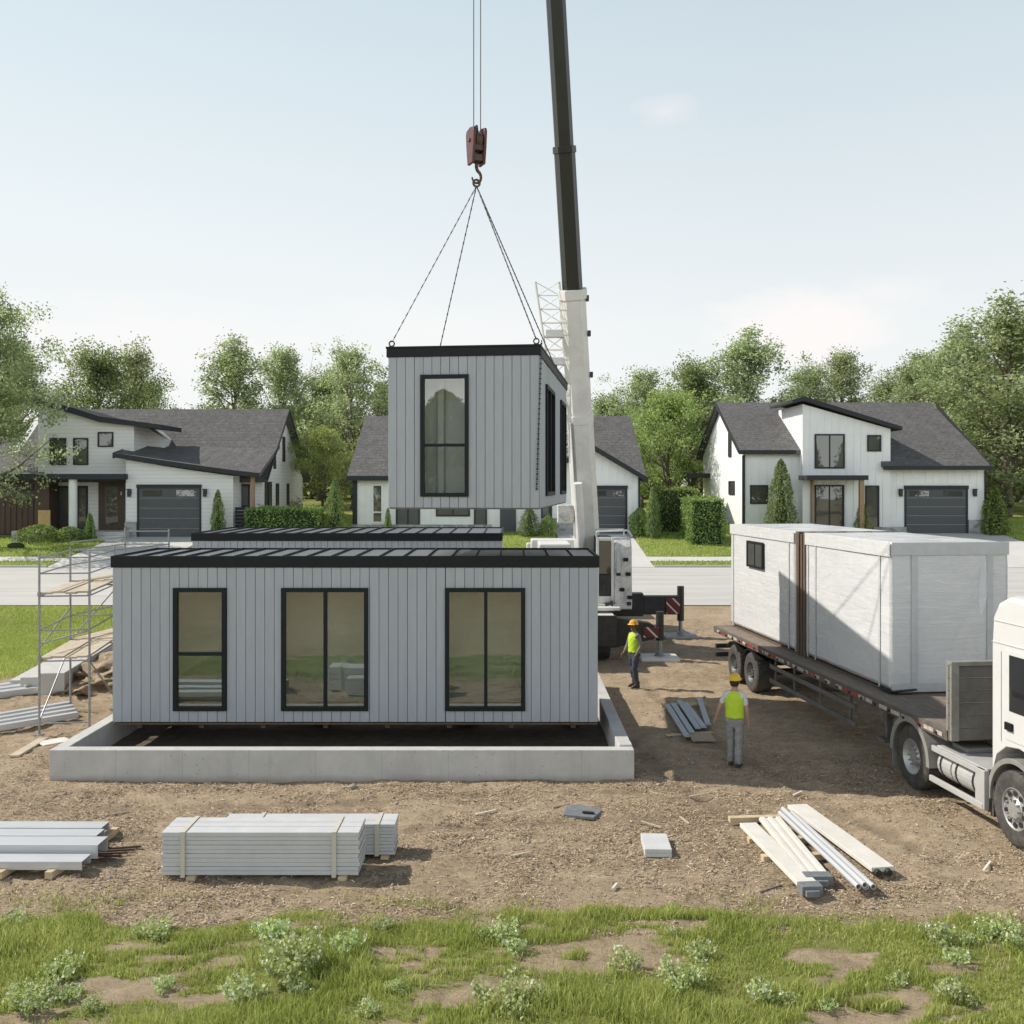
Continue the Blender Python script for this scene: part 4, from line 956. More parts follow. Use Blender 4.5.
# lattice fly jib stowed on the boom's left
jib = MB(); A = bp(.075) + Vector((-.52, .15, 0)); B = bp(.2035) + Vector((-.78, .3, .0))
ux = Vector((1, 0, 0)); uy = Vector((0, 1, .2)).normalized(); n = 13
def jc(k, f): c = A + (B - A) * f; s = .16 + .22 * f; return c + ux * s * ((-1, 1, 1, -1)[k]) + uy * s * ((-1, -1, 1, 1)[k])
for k in range(4): jib.tube(jc(k, 0), jc(k, 1), .026, 6)
for i in range(n):
    for k in range(4):
        jib.tube(jc(k, i / n), jc((k + 1) % 4, (i + 1) / n), .014, 5); jib.tube(jc(k, i / n), jc((k + 1) % 4, i / n), .014, 5)
jib.build('lattice_jib', 'crane_white', boom)
for t in (.165, .145, .115): c = bp(t); MB().box(c.x - .95, c.x - .3, c.y - .15, c.y + .15, c.z - .12, c.z + .12).build('boom_bracket', 'crane_white', boom, .015)
for t in (.19, .165, .135): c = bp(t); MB().box(c.x + .40, c.x + .50, c.y - .2, c.y, c.z - .09, c.z + .09).build('boom_sensor', 'steel_dark', boom, .015)
mb = MB(); c = bp(.012); mb.box(c.x - 1.0, c.x - .45, c.y - .5, c.y + .3, c.z + .4, c.z + 1.0); mb.tube(c + Vector((-.5, -.2, 1.0)), c + Vector((-.42, -.2, 5.0)), .05, 8); mb.build('winch_housing', 'crane_grimy', cr_, .08)

# ================================================================== TRUCK + TRAILER + WRAPPED MODULES
TA = R(6.33); TO = (7.35, 16.9, 0)
def tl(x, y, z=0): return Vector((TO[0] + x * math.cos(TA) - y * math.sin(TA), TO[1] + x * math.sin(TA) + y * math.cos(TA), z))
tr = thing('flatbed_trailer', 'weathered flatbed trailer carrying two wrapped modules', 'trailer', TO, TA)
DW = 3.0
mb = MB()
for i in range(15): mb.box(.06 + i * (DW - .12) / 15 + .004, .06 + (i + 1) * (DW - .12) / 15 - .004, .10, 12.6, 1.29, 1.345)
mb.build('deck', 'deck_timber', tr, .004)
mb = MB()
for x in (0, DW - .058): mb.box(x, x + .058, .0, 12.7, 1.17, 1.35)
mb.box(.06, DW - .06, 12.602, 12.7, 1.16, 1.347); mb.box(.06, DW - .06, 0, .098, 1.16, 1.347)
for x in (.85, 2.05): mb.box(x, x + .12, .3, 12.4, .78, 1.288)
for y in np.arange(.5, 12.5, .8): mb.box(.06, DW - .06, y, y + .08, 1.16, 1.287)
mb.build('frame', 'rail_rust', tr, .008)
rr = random.Random(3); mb = MB(); y = .15
while y < 12.4:
    l = rr.uniform(.13, .34); mk_ = rr.choice((0, 1, 1, 1)); MB().box(-.006, -.001, y, y + l, 1.215, 1.285).build('reflective_marking', ('reflector_red', 'reflector_white')[mk_], tr); y += l + rr.choice((.03, .06, .1, .3, .16))
mb = MB()
for i in range(22): yy = .3 + i * .56; mb.box(-.028, -.0065, yy, yy + .07, 1.215, 1.26)
mb.build('lashing_hook', 'steel_dark', tr)
mb = MB()
for k in range(6): mb.box(.0, DW, -.085, -.035, 1.2 + k * .21, 1.2 + (k + 1) * .21 - .012, 0)
for x in (0, .98, 1.96, DW - .14): mb.box(x, x + .14, -.14, -.0855, 1.2, 2.5, 1)
mb.box(0, DW, -.142, .02, 2.46, 2.53, 1); mb.box(-.0, .08, -.03, .03, 1.352, 2.459, 1); mb.build('headboard', ['trailer_grey', 'frame_grey'], tr, .006)
def tyre_wheel(parent, x, y, r, wd, out, rim='rim_dark', name='wheel', holes=0, dome=.0):
    """out = -1 / +1 : side that shows the rim"""
    mb = MB(); p = [(-wd / 2, r * .56), (wd / 2, r * .56), (wd / 2 + .012, r * .8), (wd / 2, r * .93), (wd / 2 - .03, r), (-wd / 2 + .03, r), (-wd / 2, r * .93), (-wd / 2 - .012, r * .8)]
    mb.ring((x, y, r), (1, 0, 0), p, 40)
    for i in range(40):
        a = 2 * math.pi * i / 40; c, s = math.cos(a), math.sin(a)
        for q in (-.33, 0, .33): mb.box(-.035, .035, -.018, .018, -.006, .006, 0, lambda X, Y, Z, c=c, s=s, q=q: (x + q * wd + X, y + (r + .002 + Z) * c - Y * s, r + (r + .002 + Z) * s + Y * c))
    t = mb.build('tyre', 'rubber', None); t.parent = parent
    t.name = name
    mb = MB(); e = x + out * (wd / 2 - .02)
    mb.ring((e, y, r), (out, 0, 0), [(-.05, r * .57), (.018, r * .57), (.022, r * .54), (.0, r * .51), (-.08 + dome, r * .34), (-.07 + dome, r * .30), (-.14, r * .30)], 32)
    mb.ring((e, y, r), (out, 0, 0), [(-.10, .0), (-.02 + dome, .0), (-.02 + dome, r * .22), (-.06 + dome, r * .31), (-.10, r * .31)], 24)
    ri = mb.build('rim', rim, t)
    mb = MB()
    for i in range(10):
        a = 2 * math.pi * i / 10; p = Vector((e, y + r * .265 * math.cos(a), r + r * .265 * math.sin(a))); mb.tube(p + Vector((out * (dome - .06), 0, 0)), p + Vector((out * (dome + .01), 0, 0)), .018, 6)
    if holes:
        for i in range(holes):
            a = 2 * math.pi * (i + .5) / holes; p = Vector((e, y + r * .42 * math.cos(a), r + r * .42 * math.sin(a))); mb.tube(p + Vector((out * (dome * .5 - .02), 0, 0)), p + Vector((out * (dome * .5 - .018), 0, 0)), .045, 10, 1)
    mb.build('wheel_nuts', [rim, 'steel_dark'], t); return t
for y in (9.75, 11.1):
    for x, o_ in ((.30, -1), (DW - .30, 1)): tyre_wheel(tr, x, y, .52, .46, o_, 'rim_dark')
    MB().tube((.35, y, .52), (DW - .35, y, .52), .09, 10).build('axle', 'steel_dark', tr)
mb = MB()
for y in (9.75, 11.1):
    mb.ring((.28, y, .52), (1, 0, 0), [(-.26, .60), (.24, .60), (.24, .615), (-.26, .615)], 12, 0, R(40), R(140))
mb.build('mudguard', 'steel_dark', tr)
mb = MB()
for z in (.50, .86): mb.box(.12, .16, 3.7, 8.5, z, z + .11)
for y in (4.0, 5.5, 7.0, 8.2): mb.box(.162, .21, y, y + .07, .45, 1.168)
mb.build('side_guard', 'trailer_grey', tr, .006)
mb = MB(); mb.box(.1, DW - .1, 12.75, 12.9, .42, .55); mb.box(.1, DW - .1, 12.72, 12.86, .68, .80); mb.box(.9, 1.0, 12.3, 12.85, .45, 1.16); mb.box(2.0, 2.1, 12.3, 12.85, .45, 1.16); mb.build('rear_bumper', 'steel_dark', tr, .01)
for x in (.42, DW - .42):
    mb = MB(); mb.box(x - .07, x + .07, 2.8, 2.95, .75, 1.17); mb.box(x - .05, x + .05, 2.82, 2.93, .50, .752); mb.box(x - .16, x + .16, 2.72, 3.03, .44, .499); mb.box(x - .09, x + .09, 2.75, 2.78, .9, 1.1); mb.build('landing_leg', 'trailer_grey', tr, .008)

def wrapped(label, y0, y1, seed, win=None, frame_end=None):
    bx, bw, h, z0 = .50, 2.48, 3.0, 1.352
    t = thing('wrapped_module', label, 'wrapped module', tl(bx, y0, z0), TA, 'white wrapped modules on the trailer'); L = y1 - y0
    # film: subdivided faces with slack and wrinkles
    b = bmesh.new(); bmesh.ops.create_cube(b, size=1, matrix=Matrix.Translation((bw / 2, L / 2, h / 2 + .04)) @ Matrix.Diagonal((bw, L, h - .08, 1)))
    bmesh.ops.bevel(b, geom=b.edges[:], offset=.03, segments=2, affect='EDGES'); bmesh.ops.subdivide_edges(b, edges=[e for e in b.edges if e.calc_length() > .4], cuts=40, use_grid_fill=True)
    b.normal_update()
    P = np.array([v.co[:] for v in b.verts]); Nn = [v.normal.copy() for v in b.verts]
    q = (vnoise((P[:, 0] + P[:, 1]) * 1.2, P[:, 2] * 4.2 + P[:, 0], seed) - .5) * .010 + (vnoise((P[:, 0] + P[:, 1]) * 2.2 + P[:, 2] * 1, P[:, 2] * 9, seed + 3) - .5) * .003
    for v, n, d in zip(b.verts, Nn, q): v.co += n * float(d)
    me = bpy.data.meshes.new('film'); b.to_mesh(me); b.free(); me.materials.append(MATS['wrap_film']); me.polygons.foreach_set('use_smooth', [True] * len(me.polygons))
    o = bpy.data.objects.new('film', me); COL.objects.link(o); o.parent = t
    # grey tape strips, folded top edge band
    mb = MB(); M = facing('-x', (0, 0, 0)); Mf = facing('-y', (0, 0, 0))
    for u in ((.32, L - .28) if win else (.42, L - .62, L - .18)): MB().box(u, u + .07, .012, .018, .05, h - .02, 0, M).build('tape_strip', 'tape_grey', t)
    for u in (.42, 2.02): MB().box(u, u + .13, .012, .018, .05, h - .02, 0, Mf).build('tape_strip', 'tape_grey', t)
    mb = MB(); mb.box(0, L, .021, .03, h - .28, h + .004, 0, M); mb.build('top_fold', 'wrap_film', t)
    MB().box(0, bw, .021, .03, h - .25, h + .004, 0, Mf).build('front_fold', 'tape_grey', t); MB().box(0, bw, .021, .03, .03, .2, 0, Mf).build('lower_fold', 'tape_grey', t)
    mb = MB(); mb.box(.03, bw - .03, .03, L - .03, .0, .038); mb.build('skid', 'dark_timber', t)
    if win: window(t, M, *win, vm=((win[0] + win[1]) / 2,), fw=.06, out=.07, back=-.025, glass='house_glass', frame='black_metal')
    return t
wm = wrapped('nearer white shrink wrapped module on the trailer with a torn flap', 2.92, 7.12, 5)
b2 = MB(); b2.add([(1.86, -.03, 2.45), (1.98, -.05, 2.7), (1.97, -.12, 1.95), (1.80, -.16, 1.5), (1.80, -.08, 1.85)], [(0, 1, 2, 4), (4, 2, 3)]); b2.build('torn_film', 'clear_film', wm)
mb = MB(); mb.box(-.05, .02, -.05, .4, .02, .08); mb.tube((-.04, -.06, .05), (.5, -.07, .09), .022, 6); mb.tube((.1, -.08, .02), (.4, -.08, .02), .02, 6); mb.build('loose_strap', 'steel_dark', wm)
wr = wrapped('rear white shrink wrapped module with a small black window', 7.80, 12.62, 9, win=(2.06, 3.3, 1.88, 2.6))
mb = MB(); rr = random.Random(8)
mb.box(.02, 2.34, -.10, -.04, .02, 2.98, 0)
for x in (.0, .30, 1.1, 1.75, 2.22): mb.box(x, x + .14, -.24, -.102, .0, 3.0, 1)
for z in (.05, 1.0, 1.9, 2.86): mb.box(.141, 2.2, -.19, -.103, z, z + .09, 1)
mb.build('timber_end_frame', ['deck_timber', 'dark_timber'], wr, .006)
mb = MB(); mb.box(.0, .16, -.62, -.50, 0, 3.0); mb.box(.0, .12, -.44, -.34, 0, 2.95); mb.box(.2, 2.3, -.60, -.52, .02, 3.0); mb.build('end_post', 'dark_timber', wr, .008)

# ---- tractor
tk = thing('truck', 'white truck with grey chassis coupled to the flatbed trailer', 'truck', TO, TA)
mb = MB()
for x in (.85, 1.95): mb.box(x, x + .1, -3.1, 2.2, .78, 1.02)
for y in (-1.0, .3, 1.6, 2.1): mb.box(.95, 1.95, y, y + .1, .8, 1.0)
mb.build('chassis', 'plastic_grey', tk, .01)
mb = MB(); mb.ring((1.45, 1.2, 1.06), (0, 0, 1), [(-.03, .12), (.045, .12), (.045, .5), (-.03, .5)], 28); mb.build('fifth_wheel', 'steel_dark', tk)
RW, FW = 1.26, -1.72
tyre_wheel(tk, .30, RW, .57, .52, -1, 'rim_silver'); tyre_wheel(tk, 2.6, RW, .57, .52, 1, 'rim_silver')
tyre_wheel(tk, .27, FW, .57, .34, -1, 'rim_silver', holes=10, dome=.07); tyre_wheel(tk, 2.63, FW, .57, .34, 1, 'rim_silver', holes=10, dome=.07)
for y in (RW, FW): MB().tube((.4, y, .57), (2.5, y, .57), .1, 10).build('axle', 'steel_dark', tk)
for xc in (.30, 2.6):
    mb = MB(); mb.ring((xc, RW, .60), (1, 0, 0), [(-.31, .60), (-.285, .60), (-.285, .66), (.29, .66), (.29, .70), (-.31, .70)], 26, 0, R(-4), R(184)); mb.box(xc - .28, xc + .28, RW + .655, RW + .675, .22, .60); mb.build('mudguard', 'guard_grey', tk)
for xc, s in ((.0, 1), (2.9, -1)):
    mb = MB()
    mb.box(*(sorted((xc + s * .04, xc + s * .10))), -1.0, .58, .86, .96); mb.box(*(sorted((xc + s * .02, xc + s * .08))), -1.0, .62, .33, .43); mb.box(*(sorted((xc + s * .03, xc + s * .12))), -1.04, -.78, .33, .96)
    mb.box(*(sorted((xc + s * .1, xc + s * .8))), -1.0, .5, .93, .975)
    mb.build('side_skirt', 'tank_grey', tk, .012)
mb = MB(); mb.box(.9, 1.9, -.9, .3, 1.03, 1.12); mb.path([(1.2, .5, 1.1), (1.1, .2, 1.25), (.9, -.3, 1.2), (1.0, -.8, 1.4)], .03, 6); mb.box(.3, .8, -.1, .35, .98, 1.06); mb.build('service_deck', 'plastic_grey', tk, .02)
mb = MB(); mb.tube((.36, -.76, .66), (.36, .05, .66), .26, 22); mb.tube((.36, .08, .66), (.36, .5, .66), .26, 22); fuel = mb.build('fuel_tank', 'tank_grey', tk, .02)
mb = MB()
for y in (-.6, -.1, .38): mb.ring((.36, y, .66), (0, 1, 0), [(-.025, .255), (.025, .255), (.025, .268), (-.025, .268)], 18)
mb.build('tank_strap', 'steel_dark', fuel)
# cab shell : side profile (y,z) swept over the width with rounded roof
def cab_shell():
    prof_ = [(-1.0, 1.0), (-1.0, 3.0), (-1.04, 3.45), (-1.18, 3.66), (-1.45, 3.78), (-2.2, 3.76), (-2.75, 3.45), (-3.05, 2.75), (-3.22, 1.9), (-3.28, 1.15), (-3.28, .45), (-2.42, .45), (-2.42, .95), (-2.30, 1.25), (-2.05, 1.43), (-1.72, 1.48), (-1.38, 1.43), (-1.12, 1.25), (-1.03, 1.02)]
    V = []; Fq = []; n = len(prof_)
    xs = [(.16, 0), (.20, .0), (.34, .0), (2.56, 0), (2.70, 0), (2.74, 0)]
    ins = [.05, .012, 0, 0, .012, .05]
    cy, cz = -2.1, 2.2
    for (x, _), i_ in zip(xs, ins):
        for (y, z) in prof_: V.append((x, y + (cy - y) * i_, z + (cz - z) * i_ * (1 if z > 1.5 else .2)))
    for k in range(len(xs) - 1):
        for i in range(n): Fq.append((k * n + i, k * n + (i + 1) % n, (k + 1) * n + (i + 1) % n, (k + 1) * n + i))
    Fq += [tuple(range(n)), tuple(range(5 * n, 6 * n))[::-1]]
    mb = MB(); mb.add(V, Fq); return mb
cabo = cab_shell().build('cab', 'paint_white', tk, .02)
mb = MB(); mb.ring((.30, FW, .60), (1, 0, 0), [(-.20, .64), (.25, .64), (.25, .70), (-.205, .72)], 22, 0, R(-8), R(186)); mb.build('wheel_arch', 'guard_grey', tk, .008)
mb = MB(); mb.ring((2.6, FW, .60), (1, 0, 0), [(-.25, .64), (.20, .64), (.205, .72), (-.25, .70)], 22, 0, R(-8), R(186)); mb.build('wheel_arch', 'guard_grey', tk, .008)
mb = MB(); mb.box(.14, .40, -1.12, -1.03, .25, .98); mb.build('mud_flap', 'rubber', tk, .01)
for xs_, sg in ((.148, -1), (2.752, 1)):
    mb = MB(); xx = sorted((xs_, xs_ + .016 * -sg))
    mb.box(xx[0], xx[1], -2.86, -1.42, 1.56, 2.95); dr = mb.build('door', 'paint_white', cabo, .006)
    xg = sorted((xs_ + sg * .002, xs_ + sg * .008)); MB().prism([(-2.78, 2.02), (-1.52, 2.02), (-1.52, 2.88), (-2.55, 2.88)], xg[0], xg[1], 'x').build('window', 'cab_glass', dr)
    MB().box(*sorted((xs_ + sg * .004, xs_ + sg * .04)), -1.62, -1.44, 1.72, 1.84).build('handle', 'black_metal', dr, .006)
    mb = MB()
    mb.box(*sorted((xs_ + sg * .0, xs_ + sg * -.012)), -2.7, -1.05, 3.02, 3.03); mb.box(*sorted((xs_ + sg * .0, xs_ + sg * -.012)), -1.30, -1.29, 1.5, 2.9); mb.box(*sorted((xs_ + sg * .0, xs_ + sg * -.012)), -2.6, -1.1, 3.36, 3.368); mb.build('panel_joint', 'tape_grey', cabo)
MB().add([(.42, -3.235, 1.95), (2.48, -3.235, 1.95), (2.40, -3.0, 2.95), (.50, -3.0, 2.95)], [(0, 1, 2, 3)]).build('windscreen', 'cab_glass', cabo)
mb = MB(); mb.box(.5, 2.4, -3.32, -3.285, .9, 1.6); mb.box(.3, 2.6, -3.36, -3.29, .42, .8); mb.build('grille', 'plastic_grey', cabo, .02)
for x in (.3, 2.3): MB().box(x, x + .3, -3.38, -3.33, .85, 1.05).build('headlight', 'house_glass', cabo, .02)
mb = MB(); mb.box(.02, .12, -3.1, -2.9, 2.1, 2.8); mb.box(.1, .2, -3.0, -2.96, 2.75, 2.8); mb.build('mirror', 'black_metal', cabo, .02)
# ================================================================== HOUSES
def uX(px, Y): return (px - 512) * Y / 1000
def uZ(py, Y): return 5.5 + (485 - py) * Y / 1000
def battens(mb, M, u0, u1, v0, v1, holes, pitch=.42, m=0):
    n = int((u1 - u0) / pitch)
    for i in range(1, n):
        x = u0 + (u1 - u0) * i / n
        for (a, b, z0, z1) in rects_minus(x - .022, x + .022, v0, v1 if not callable(v1) else v1(x) - .04, [(h[0] - .05, h[1] + .05, h[2] - .05, h[3] + .05) for h in holes]): 
            if b - a > .03: mb.box(a, b, -.0, .025, z0, z1, m, M)
def garage_door(parent, M, u0, u1, v0, v1, ins=(.25, .55)):
    f = MB(); f.box(u0 - .12, u1 + .12, -.02, .10, v1, v1 + .2, M=M); f.box(u0 - .1, u0, -.02, .05, v0, v1, M=M); f.box(u1, u1 + .1, -.02, .05, v0, v1, M=M); fr = f.build('door_frame', 'house_trim', parent)
    d = MB(); n = 5; h = (v1 - v0) / n
    for i in range(n): d.box(u0, u1, -.02, .015, v0 + i * h + .006, v0 + (i + 1) * h - .004, M=M)
    d.box(u0, u1, -.03, -.005, v0, v1, M=M)
    g = d.build('garage_door', 'garage_door', parent, .01)
    for a, b in ((.06, .38), (.62, .94)): MB().box(u0 + (u1 - u0) * a, u0 + (u1 - u0) * b, .016, .022, v1 - h * .82, v1 - h * .2, M=M).build('pane', 'cab_glass', g)
    return g
def lamp(parent, M, u, v):
    mb = MB(); mb.box(u - .09, u + .09, .0, .05, v - .1, v + .14, M=M); mb.box(u - .11, u + .11, .05, .26, v + .18, v + .23, M=M); mb.box(u - .08, u + .08, .07, .23, v - .22, v + .18, M=M); mb.build('wall_lamp', 'lamp_black', parent)

# ---------------- house with the monopitch tower
HB = 2.72; OY = 58.8
h3 = thing('house', 'white two storey house with monopitch tower and dark grey garage door', 'house', (0, 0, 0))
xL, xR, yF, yB, yR, zR = 13.6, 27.55, 58.8, 71.2, 65.0, 10.75
zE = 7.65
Mf = facing('-y', (0, yF, 0)); xT0, xT1, yT = 16.85, 21.95, 58.0
# main body with the gable end towards the driveway side
mb = MB()
mb.prism([(yF, HB - .5), (yB, HB - .5), (yB, zE), (yR, zR - .25), (yF, zE)], xL, xT0 + .3, 'x')
mb.prism([(yF, HB - .5), (yB, HB - .5), (yB, zE), (yR, zR - .3), (yF, zE - .9)], xT0 + .3, xR - .02, 'x')
tx = [(xT0, HB - .4), (xT1, HB - .4), (xT1, 8.75), (xT0, 10.2)]
mb.prism(tx, yT, 63.2, 'y')
wholes = [(uX(750, yF), uX(768, yF), uZ(504, yF), uZ(485, yF))]
tholes = [(uX(814.5, yT), uX(844.5, yT), uZ(468.5, yT), uZ(434, yT)), (uX(867, yT), uX(881, yT), uZ(451.5, yT), uZ(435, yT)), (uX(814.5, yT), uX(844, yT), HB, uZ(485, yT)), (uX(865, yT), uX(879, yT), HB, uZ(485.5, yT))]
gd = (uX(906, 58.3), uX(966, 58.3), HB - .05, uZ(489, 58.3))
mb.prism([(xT1 - .0, HB - .4), (xR, HB - .4), (xR, 6.55), (xT1, 6.55)], 58.3, 60.5, 'y')
battens(mb, Mf, xL, xT0, HB, zE - .05, wholes, m=0); Mt = facing('-y', (0, yT, 0)); battens(mb, Mt, xT0, xT1, HB, lambda x: 10.2 - (x - xT0) / (xT1 - xT0) * 1.45, tholes)
Mg = facing('-y', (0, 58.3, 0)); battens(mb, Mg, xT1 + .05, xR, HB + .9, 6.5, [(gd[0] - .3, gd[1] + .3, HB, gd[3] + .3)])
battens(mb, facing('-x', (xT0, 0, 0)), yT, 62.5, 5.2, 10.1, [])
mb.build('wall', 'house_white', h3)
mb = MB(); o_ = .45
# left roof: two slopes with overhang ; right roof: longer front slope down over the garage
sl_ = (zR - zE) / (yR - yF)
mb.slab([(xL - .35, yF - o_, zE - o_ * sl_ + .12), (xT0 + .02, yF - o_, zE - o_ * sl_ + .12), (xT0 + .02, yR, zR + .12), (xL - .35, yR, zR + .12)], .26, 0)
mb.slab([(xL - .35, yR, zR + .12), (xR - .3, yR, zR + .12), (xR - .0, yB + o_, zE - o_ * sl_ + .12), (xL - .35, yB + o_, zE - o_ * sl_ + .12)], .26, 0)
mb.slab([(xT0 + .03, 60.5, zE + .9), (xT0 + .03, yR, zR + .115), (xT1, yR, zR + .115), (xT1, 60.5, zE + .9)], .2, 0)
mb.slab([(xT1 - .55, 57.55, 6.62), (xR + .1, 57.55, 6.62), (xR - .35, yR, zR + .118), (xT1 - .55, yR, zR + .118)], .26, 0)
rf = mb.build('roof', 'shingles', h3)
mb = MB(); fx = xL - .36
def barge(mb, x, y0, z0, y1, z1, t=.22, w=.05): mb.prism([(y0, z0), (y1, z1), (y1, z1 - t), (y0, z0 - t)], x - w, x, 'x')
barge(mb, fx, yF - o_ - .02, zE - o_ * sl_ + .14, yR, zR + .14); barge(mb, fx, yR, zR + .14, yB + o_, zE - o_ * sl_ + .14)
mb.box(xL - .35, xT0 - .3, yF - o_ - .1, yF - o_ - .005, zE - o_ * sl_ - .08, zE - o_ * sl_ + .1); mb.box(xT1 - .58, xR + .11, 57.44, 57.545, 6.40, 6.6)
mb.prism([(57.5, 6.63), (yR, zR + .13), (yR, zR - .13), (57.5, 6.37)], xR - .02, xR + .03, 'x')
# tower roof, sloping down to the garage
mb.prism([(xT0 - .72, 10.26), (xT0 - .72, 10.40), (xT0 - .02, 10.60), (xT1 + .5, 8.86), (xT1 + .5, 8.66), (xT0 - .02, 10.36)], yT - .5, 62.6, 'y')
mb.box(xL - .08, xL + .08, yF - .12, yF - .02, HB, zE - .4)      # downpipe
mb.box(xR - .02, xR + .08, 58.22, 58.31, HB, 6.35); mb.build('trim', 'house_trim', h3)
window(h3, Mt, *tholes[0], vm=((tholes[0][0] + tholes[0][1]) / 2,), fw=.09, out=.07, back=.02); window(h3, Mt, *tholes[1], fw=.09, out=.07, back=.02)
window(h3, Mt, *tholes[2], vm=((tholes[2][0] + tholes[2][1]) / 2,), fw=.09, out=.07, back=.02, name='glazed_door'); window(h3, Mt, *tholes[3], fw=.09, out=.07, back=.02, name='entrance_door')
window(h3, Mf, *wholes[0], fw=.09, out=.07, back=.02)
Ms = facing('-x', (xL, 0, 0))
window(h3, Ms, 61.9, 62.7, 7.25, 9.0, fw=.08, out=.06, back=.02); window(h3, Ms, 61.0, 62.6, 4.9, 5.75, fw=.08, out=.06, back=.02)
garage_door(h3, Mg, *gd); lamp(h3, Mg, uX(900, 58.3), 5.05); lamp(h3, Mg, uX(974, 58.3), 5.05)
mb = MB(); mb.box(uX(806.5, 56.4), uX(868, 56.4), 56.3, 57.99, 5.78, 6.05); mb.build('porch_roof', 'house_trim', h3, .01)
mb = MB(); mb.box(uX(860, 56.4), uX(864.5, 56.4), 56.42, 56.66, HB - .2, 5.775); mb.box(uX(811.5, 57.8), uX(814, 57.8), 57.8, 57.99, HB, 5.775); mb.build('porch_post', 'wood_post', h3, .01)
MB().box(gd[1] + .12, xR + .03, 58.2, 58.298, HB - .3, HB + .75).build('stone_base', 'stone_base', h3); MB().box(xT1 - 1.0, gd[0] - .12, 57.9, 57.99, HB - .3, HB + .35).build('stone_base', 'stone_base', h3)
mb = MB(); mb.box(uX(812, 57), uX(890, 57), 56.3, 57.95, HB - .3, HB + .12); mb.build('porch_step', 'concrete', h3, .01)
mb = MB(); mb.box(xL - 1.6, xL - .02, 68.6, 71.0, 6.0, 6.3); mb.box(xL - 1.5, xL - 1.38, 68.7, 68.82, HB, 5.99); mb.build('rear_canopy', 'house_trim', h3)

# ---------------- middle house
h2 = thing('house', 'low white house with grey garage half hidden behind the hanging module', 'house', (0, 0, 0))
x0, x1, yF2, yB2, yR2, zR2, zE2 = -9.35, 7.35, 58.9, 70.5, 64.6, 9.85, 6.25
mb = MB(); mb.prism([(yF2, HB - .5), (yB2, HB - .5), (yB2, zE2), (yR2, zR2 - .2), (yF2, zE2)], x0, x1 - .02, 'x')
gx0, gx1, gp, gy0 = 1.75, 7.4, 4.55, 58.2
mb.prism([(gx0, HB - .4), (gx1, HB - .4), (gx1, 6.05), (gp, 7.75), (gx0, 6.05)], gy0, 64, 'y')
Mh = facing('-y', (0, yF2, 0)); Mg2 = facing('-y', (0, gy0, 0))
ch = [(uX(372, yF2), uX(383, yF2), 3.25, 5.55), (uX(396, yF2), uX(420, yF2), 2.95, 5.5), (uX(436, yF2), uX(470, yF2), 3.65, 5.5), (uX(474, yF2), uX(487, yF2), 3.0, 5.5)]
battens(mb, Mh, x0, gx0 - .05, HB + .5, zE2 - .1, ch, .38); g2 = (uX(594, gy0), uX(625.5, gy0), HB - .05, uZ(489, gy0))
battens(mb, Mg2, gx0, gx1, HB + .9, lambda x: (7.75 - abs(x - gp) / 2.85 * 1.7), [(g2[0] - .3, g2[1] + .3, 2, g2[3] + .3), (uX(538, gy0) - .1, uX(553, gy0) + .1, 3.4, 5.6)])
mb.build('wall', 'house_white', h2)
mb = MB(); s2 = (zR2 - zE2) / (yR2 - yF2)
mb.slab([(x0 - .3, yF2 - .5, zE2 - .5 * s2 + .1), (x1 + .5, yF2 - .5, zE2 - .5 * s2 + .1), (x1 + .3, yR2, zR2 + .1), (x0 - .1, yR2, zR2 + .1)], .24)
mb.slab([(x0 - .1, yR2, zR2 + .1), (x1 + .3, yR2, zR2 + .1), (x1 + .5, yB2 + .5, zE2 - .5 * s2 + .1), (x0 - .3, yB2 + .5, zE2 - .5 * s2 + .1)], .24)
sg = 1.7 / 2.85
mb.slab([(gx1 + .42, gy0 - .5, 6.05 - .42 * sg + .12), (gp, gy0 - .5, 7.75 + .12), (gp, 62.3, 7.75 + .12), (gx1 + .42, 60.0, 6.05 - .42 * sg + .12)], .24); mb.slab([(gp, gy0 - .5, 7.75 + .12), (gx0 - .42, gy0 - .5, 6.05 - .42 * sg + .12), (gx0 - .42, 60, 6.05 - .42 * sg + .12), (gp, 62.3, 7.75 + .12)], .24)
mb.build('roof', 'shingles', h2)
mb = MB(); yv = gy0 - .505
mb.prism([(gp, 7.9), (gx1 + .44, 6.05 - .44 * sg + .15), (gx1 + .44, 6.05 - .44 * sg - .16), (gp, 7.58)], yv - .06, yv, 'y'); mb.prism([(gp, 7.9), (gp, 7.58), (gx0 - .44, 6.05 - .44 * sg - .16), (gx0 - .44, 6.05 - .44 * sg + .15)], yv - .06, yv, 'y')
mb.box(x0 - .3, gx0 - .45, yF2 - .6, yF2 - .505, zE2 - .5 * s2 - .18, zE2 - .5 * s2 + .1); mb.box(x0 - .04, x0 + .24, yF2 - .06, yF2 + .2, HB, zE2 - .4); mb.box(gx1 - .06, gx1 + .05, gy0 - .05, gy0 + .1, HB, 5.95); mb.build('trim', 'house_trim', h2)
window(h2, Mh, *ch[0], hm=(3.9,), fw=.09, out=.07, back=.02, frame='house_white'); window(h2, Mh, *ch[1], vm=((ch[1][0] + ch[1][1]) / 2,), fw=.09, out=.07, back=.02)
window(h2, Mh, *ch[2], vm=((ch[2][0] + ch[2][1]) / 2,), fw=.09, out=.07, back=.02); window(h2, Mh, *ch[3], fw=.09, out=.07, back=.02)
MB().box(uX(500, yF2), uX(516, yF2), -0.02, .05, HB, 5.6, M=Mh).build('entrance_door', 'garage_door', h2); window(h2, Mg2, uX(541, gy0), uX(552, gy0), 3.5, 5.5, fw=.09, out=.07, back=.02)
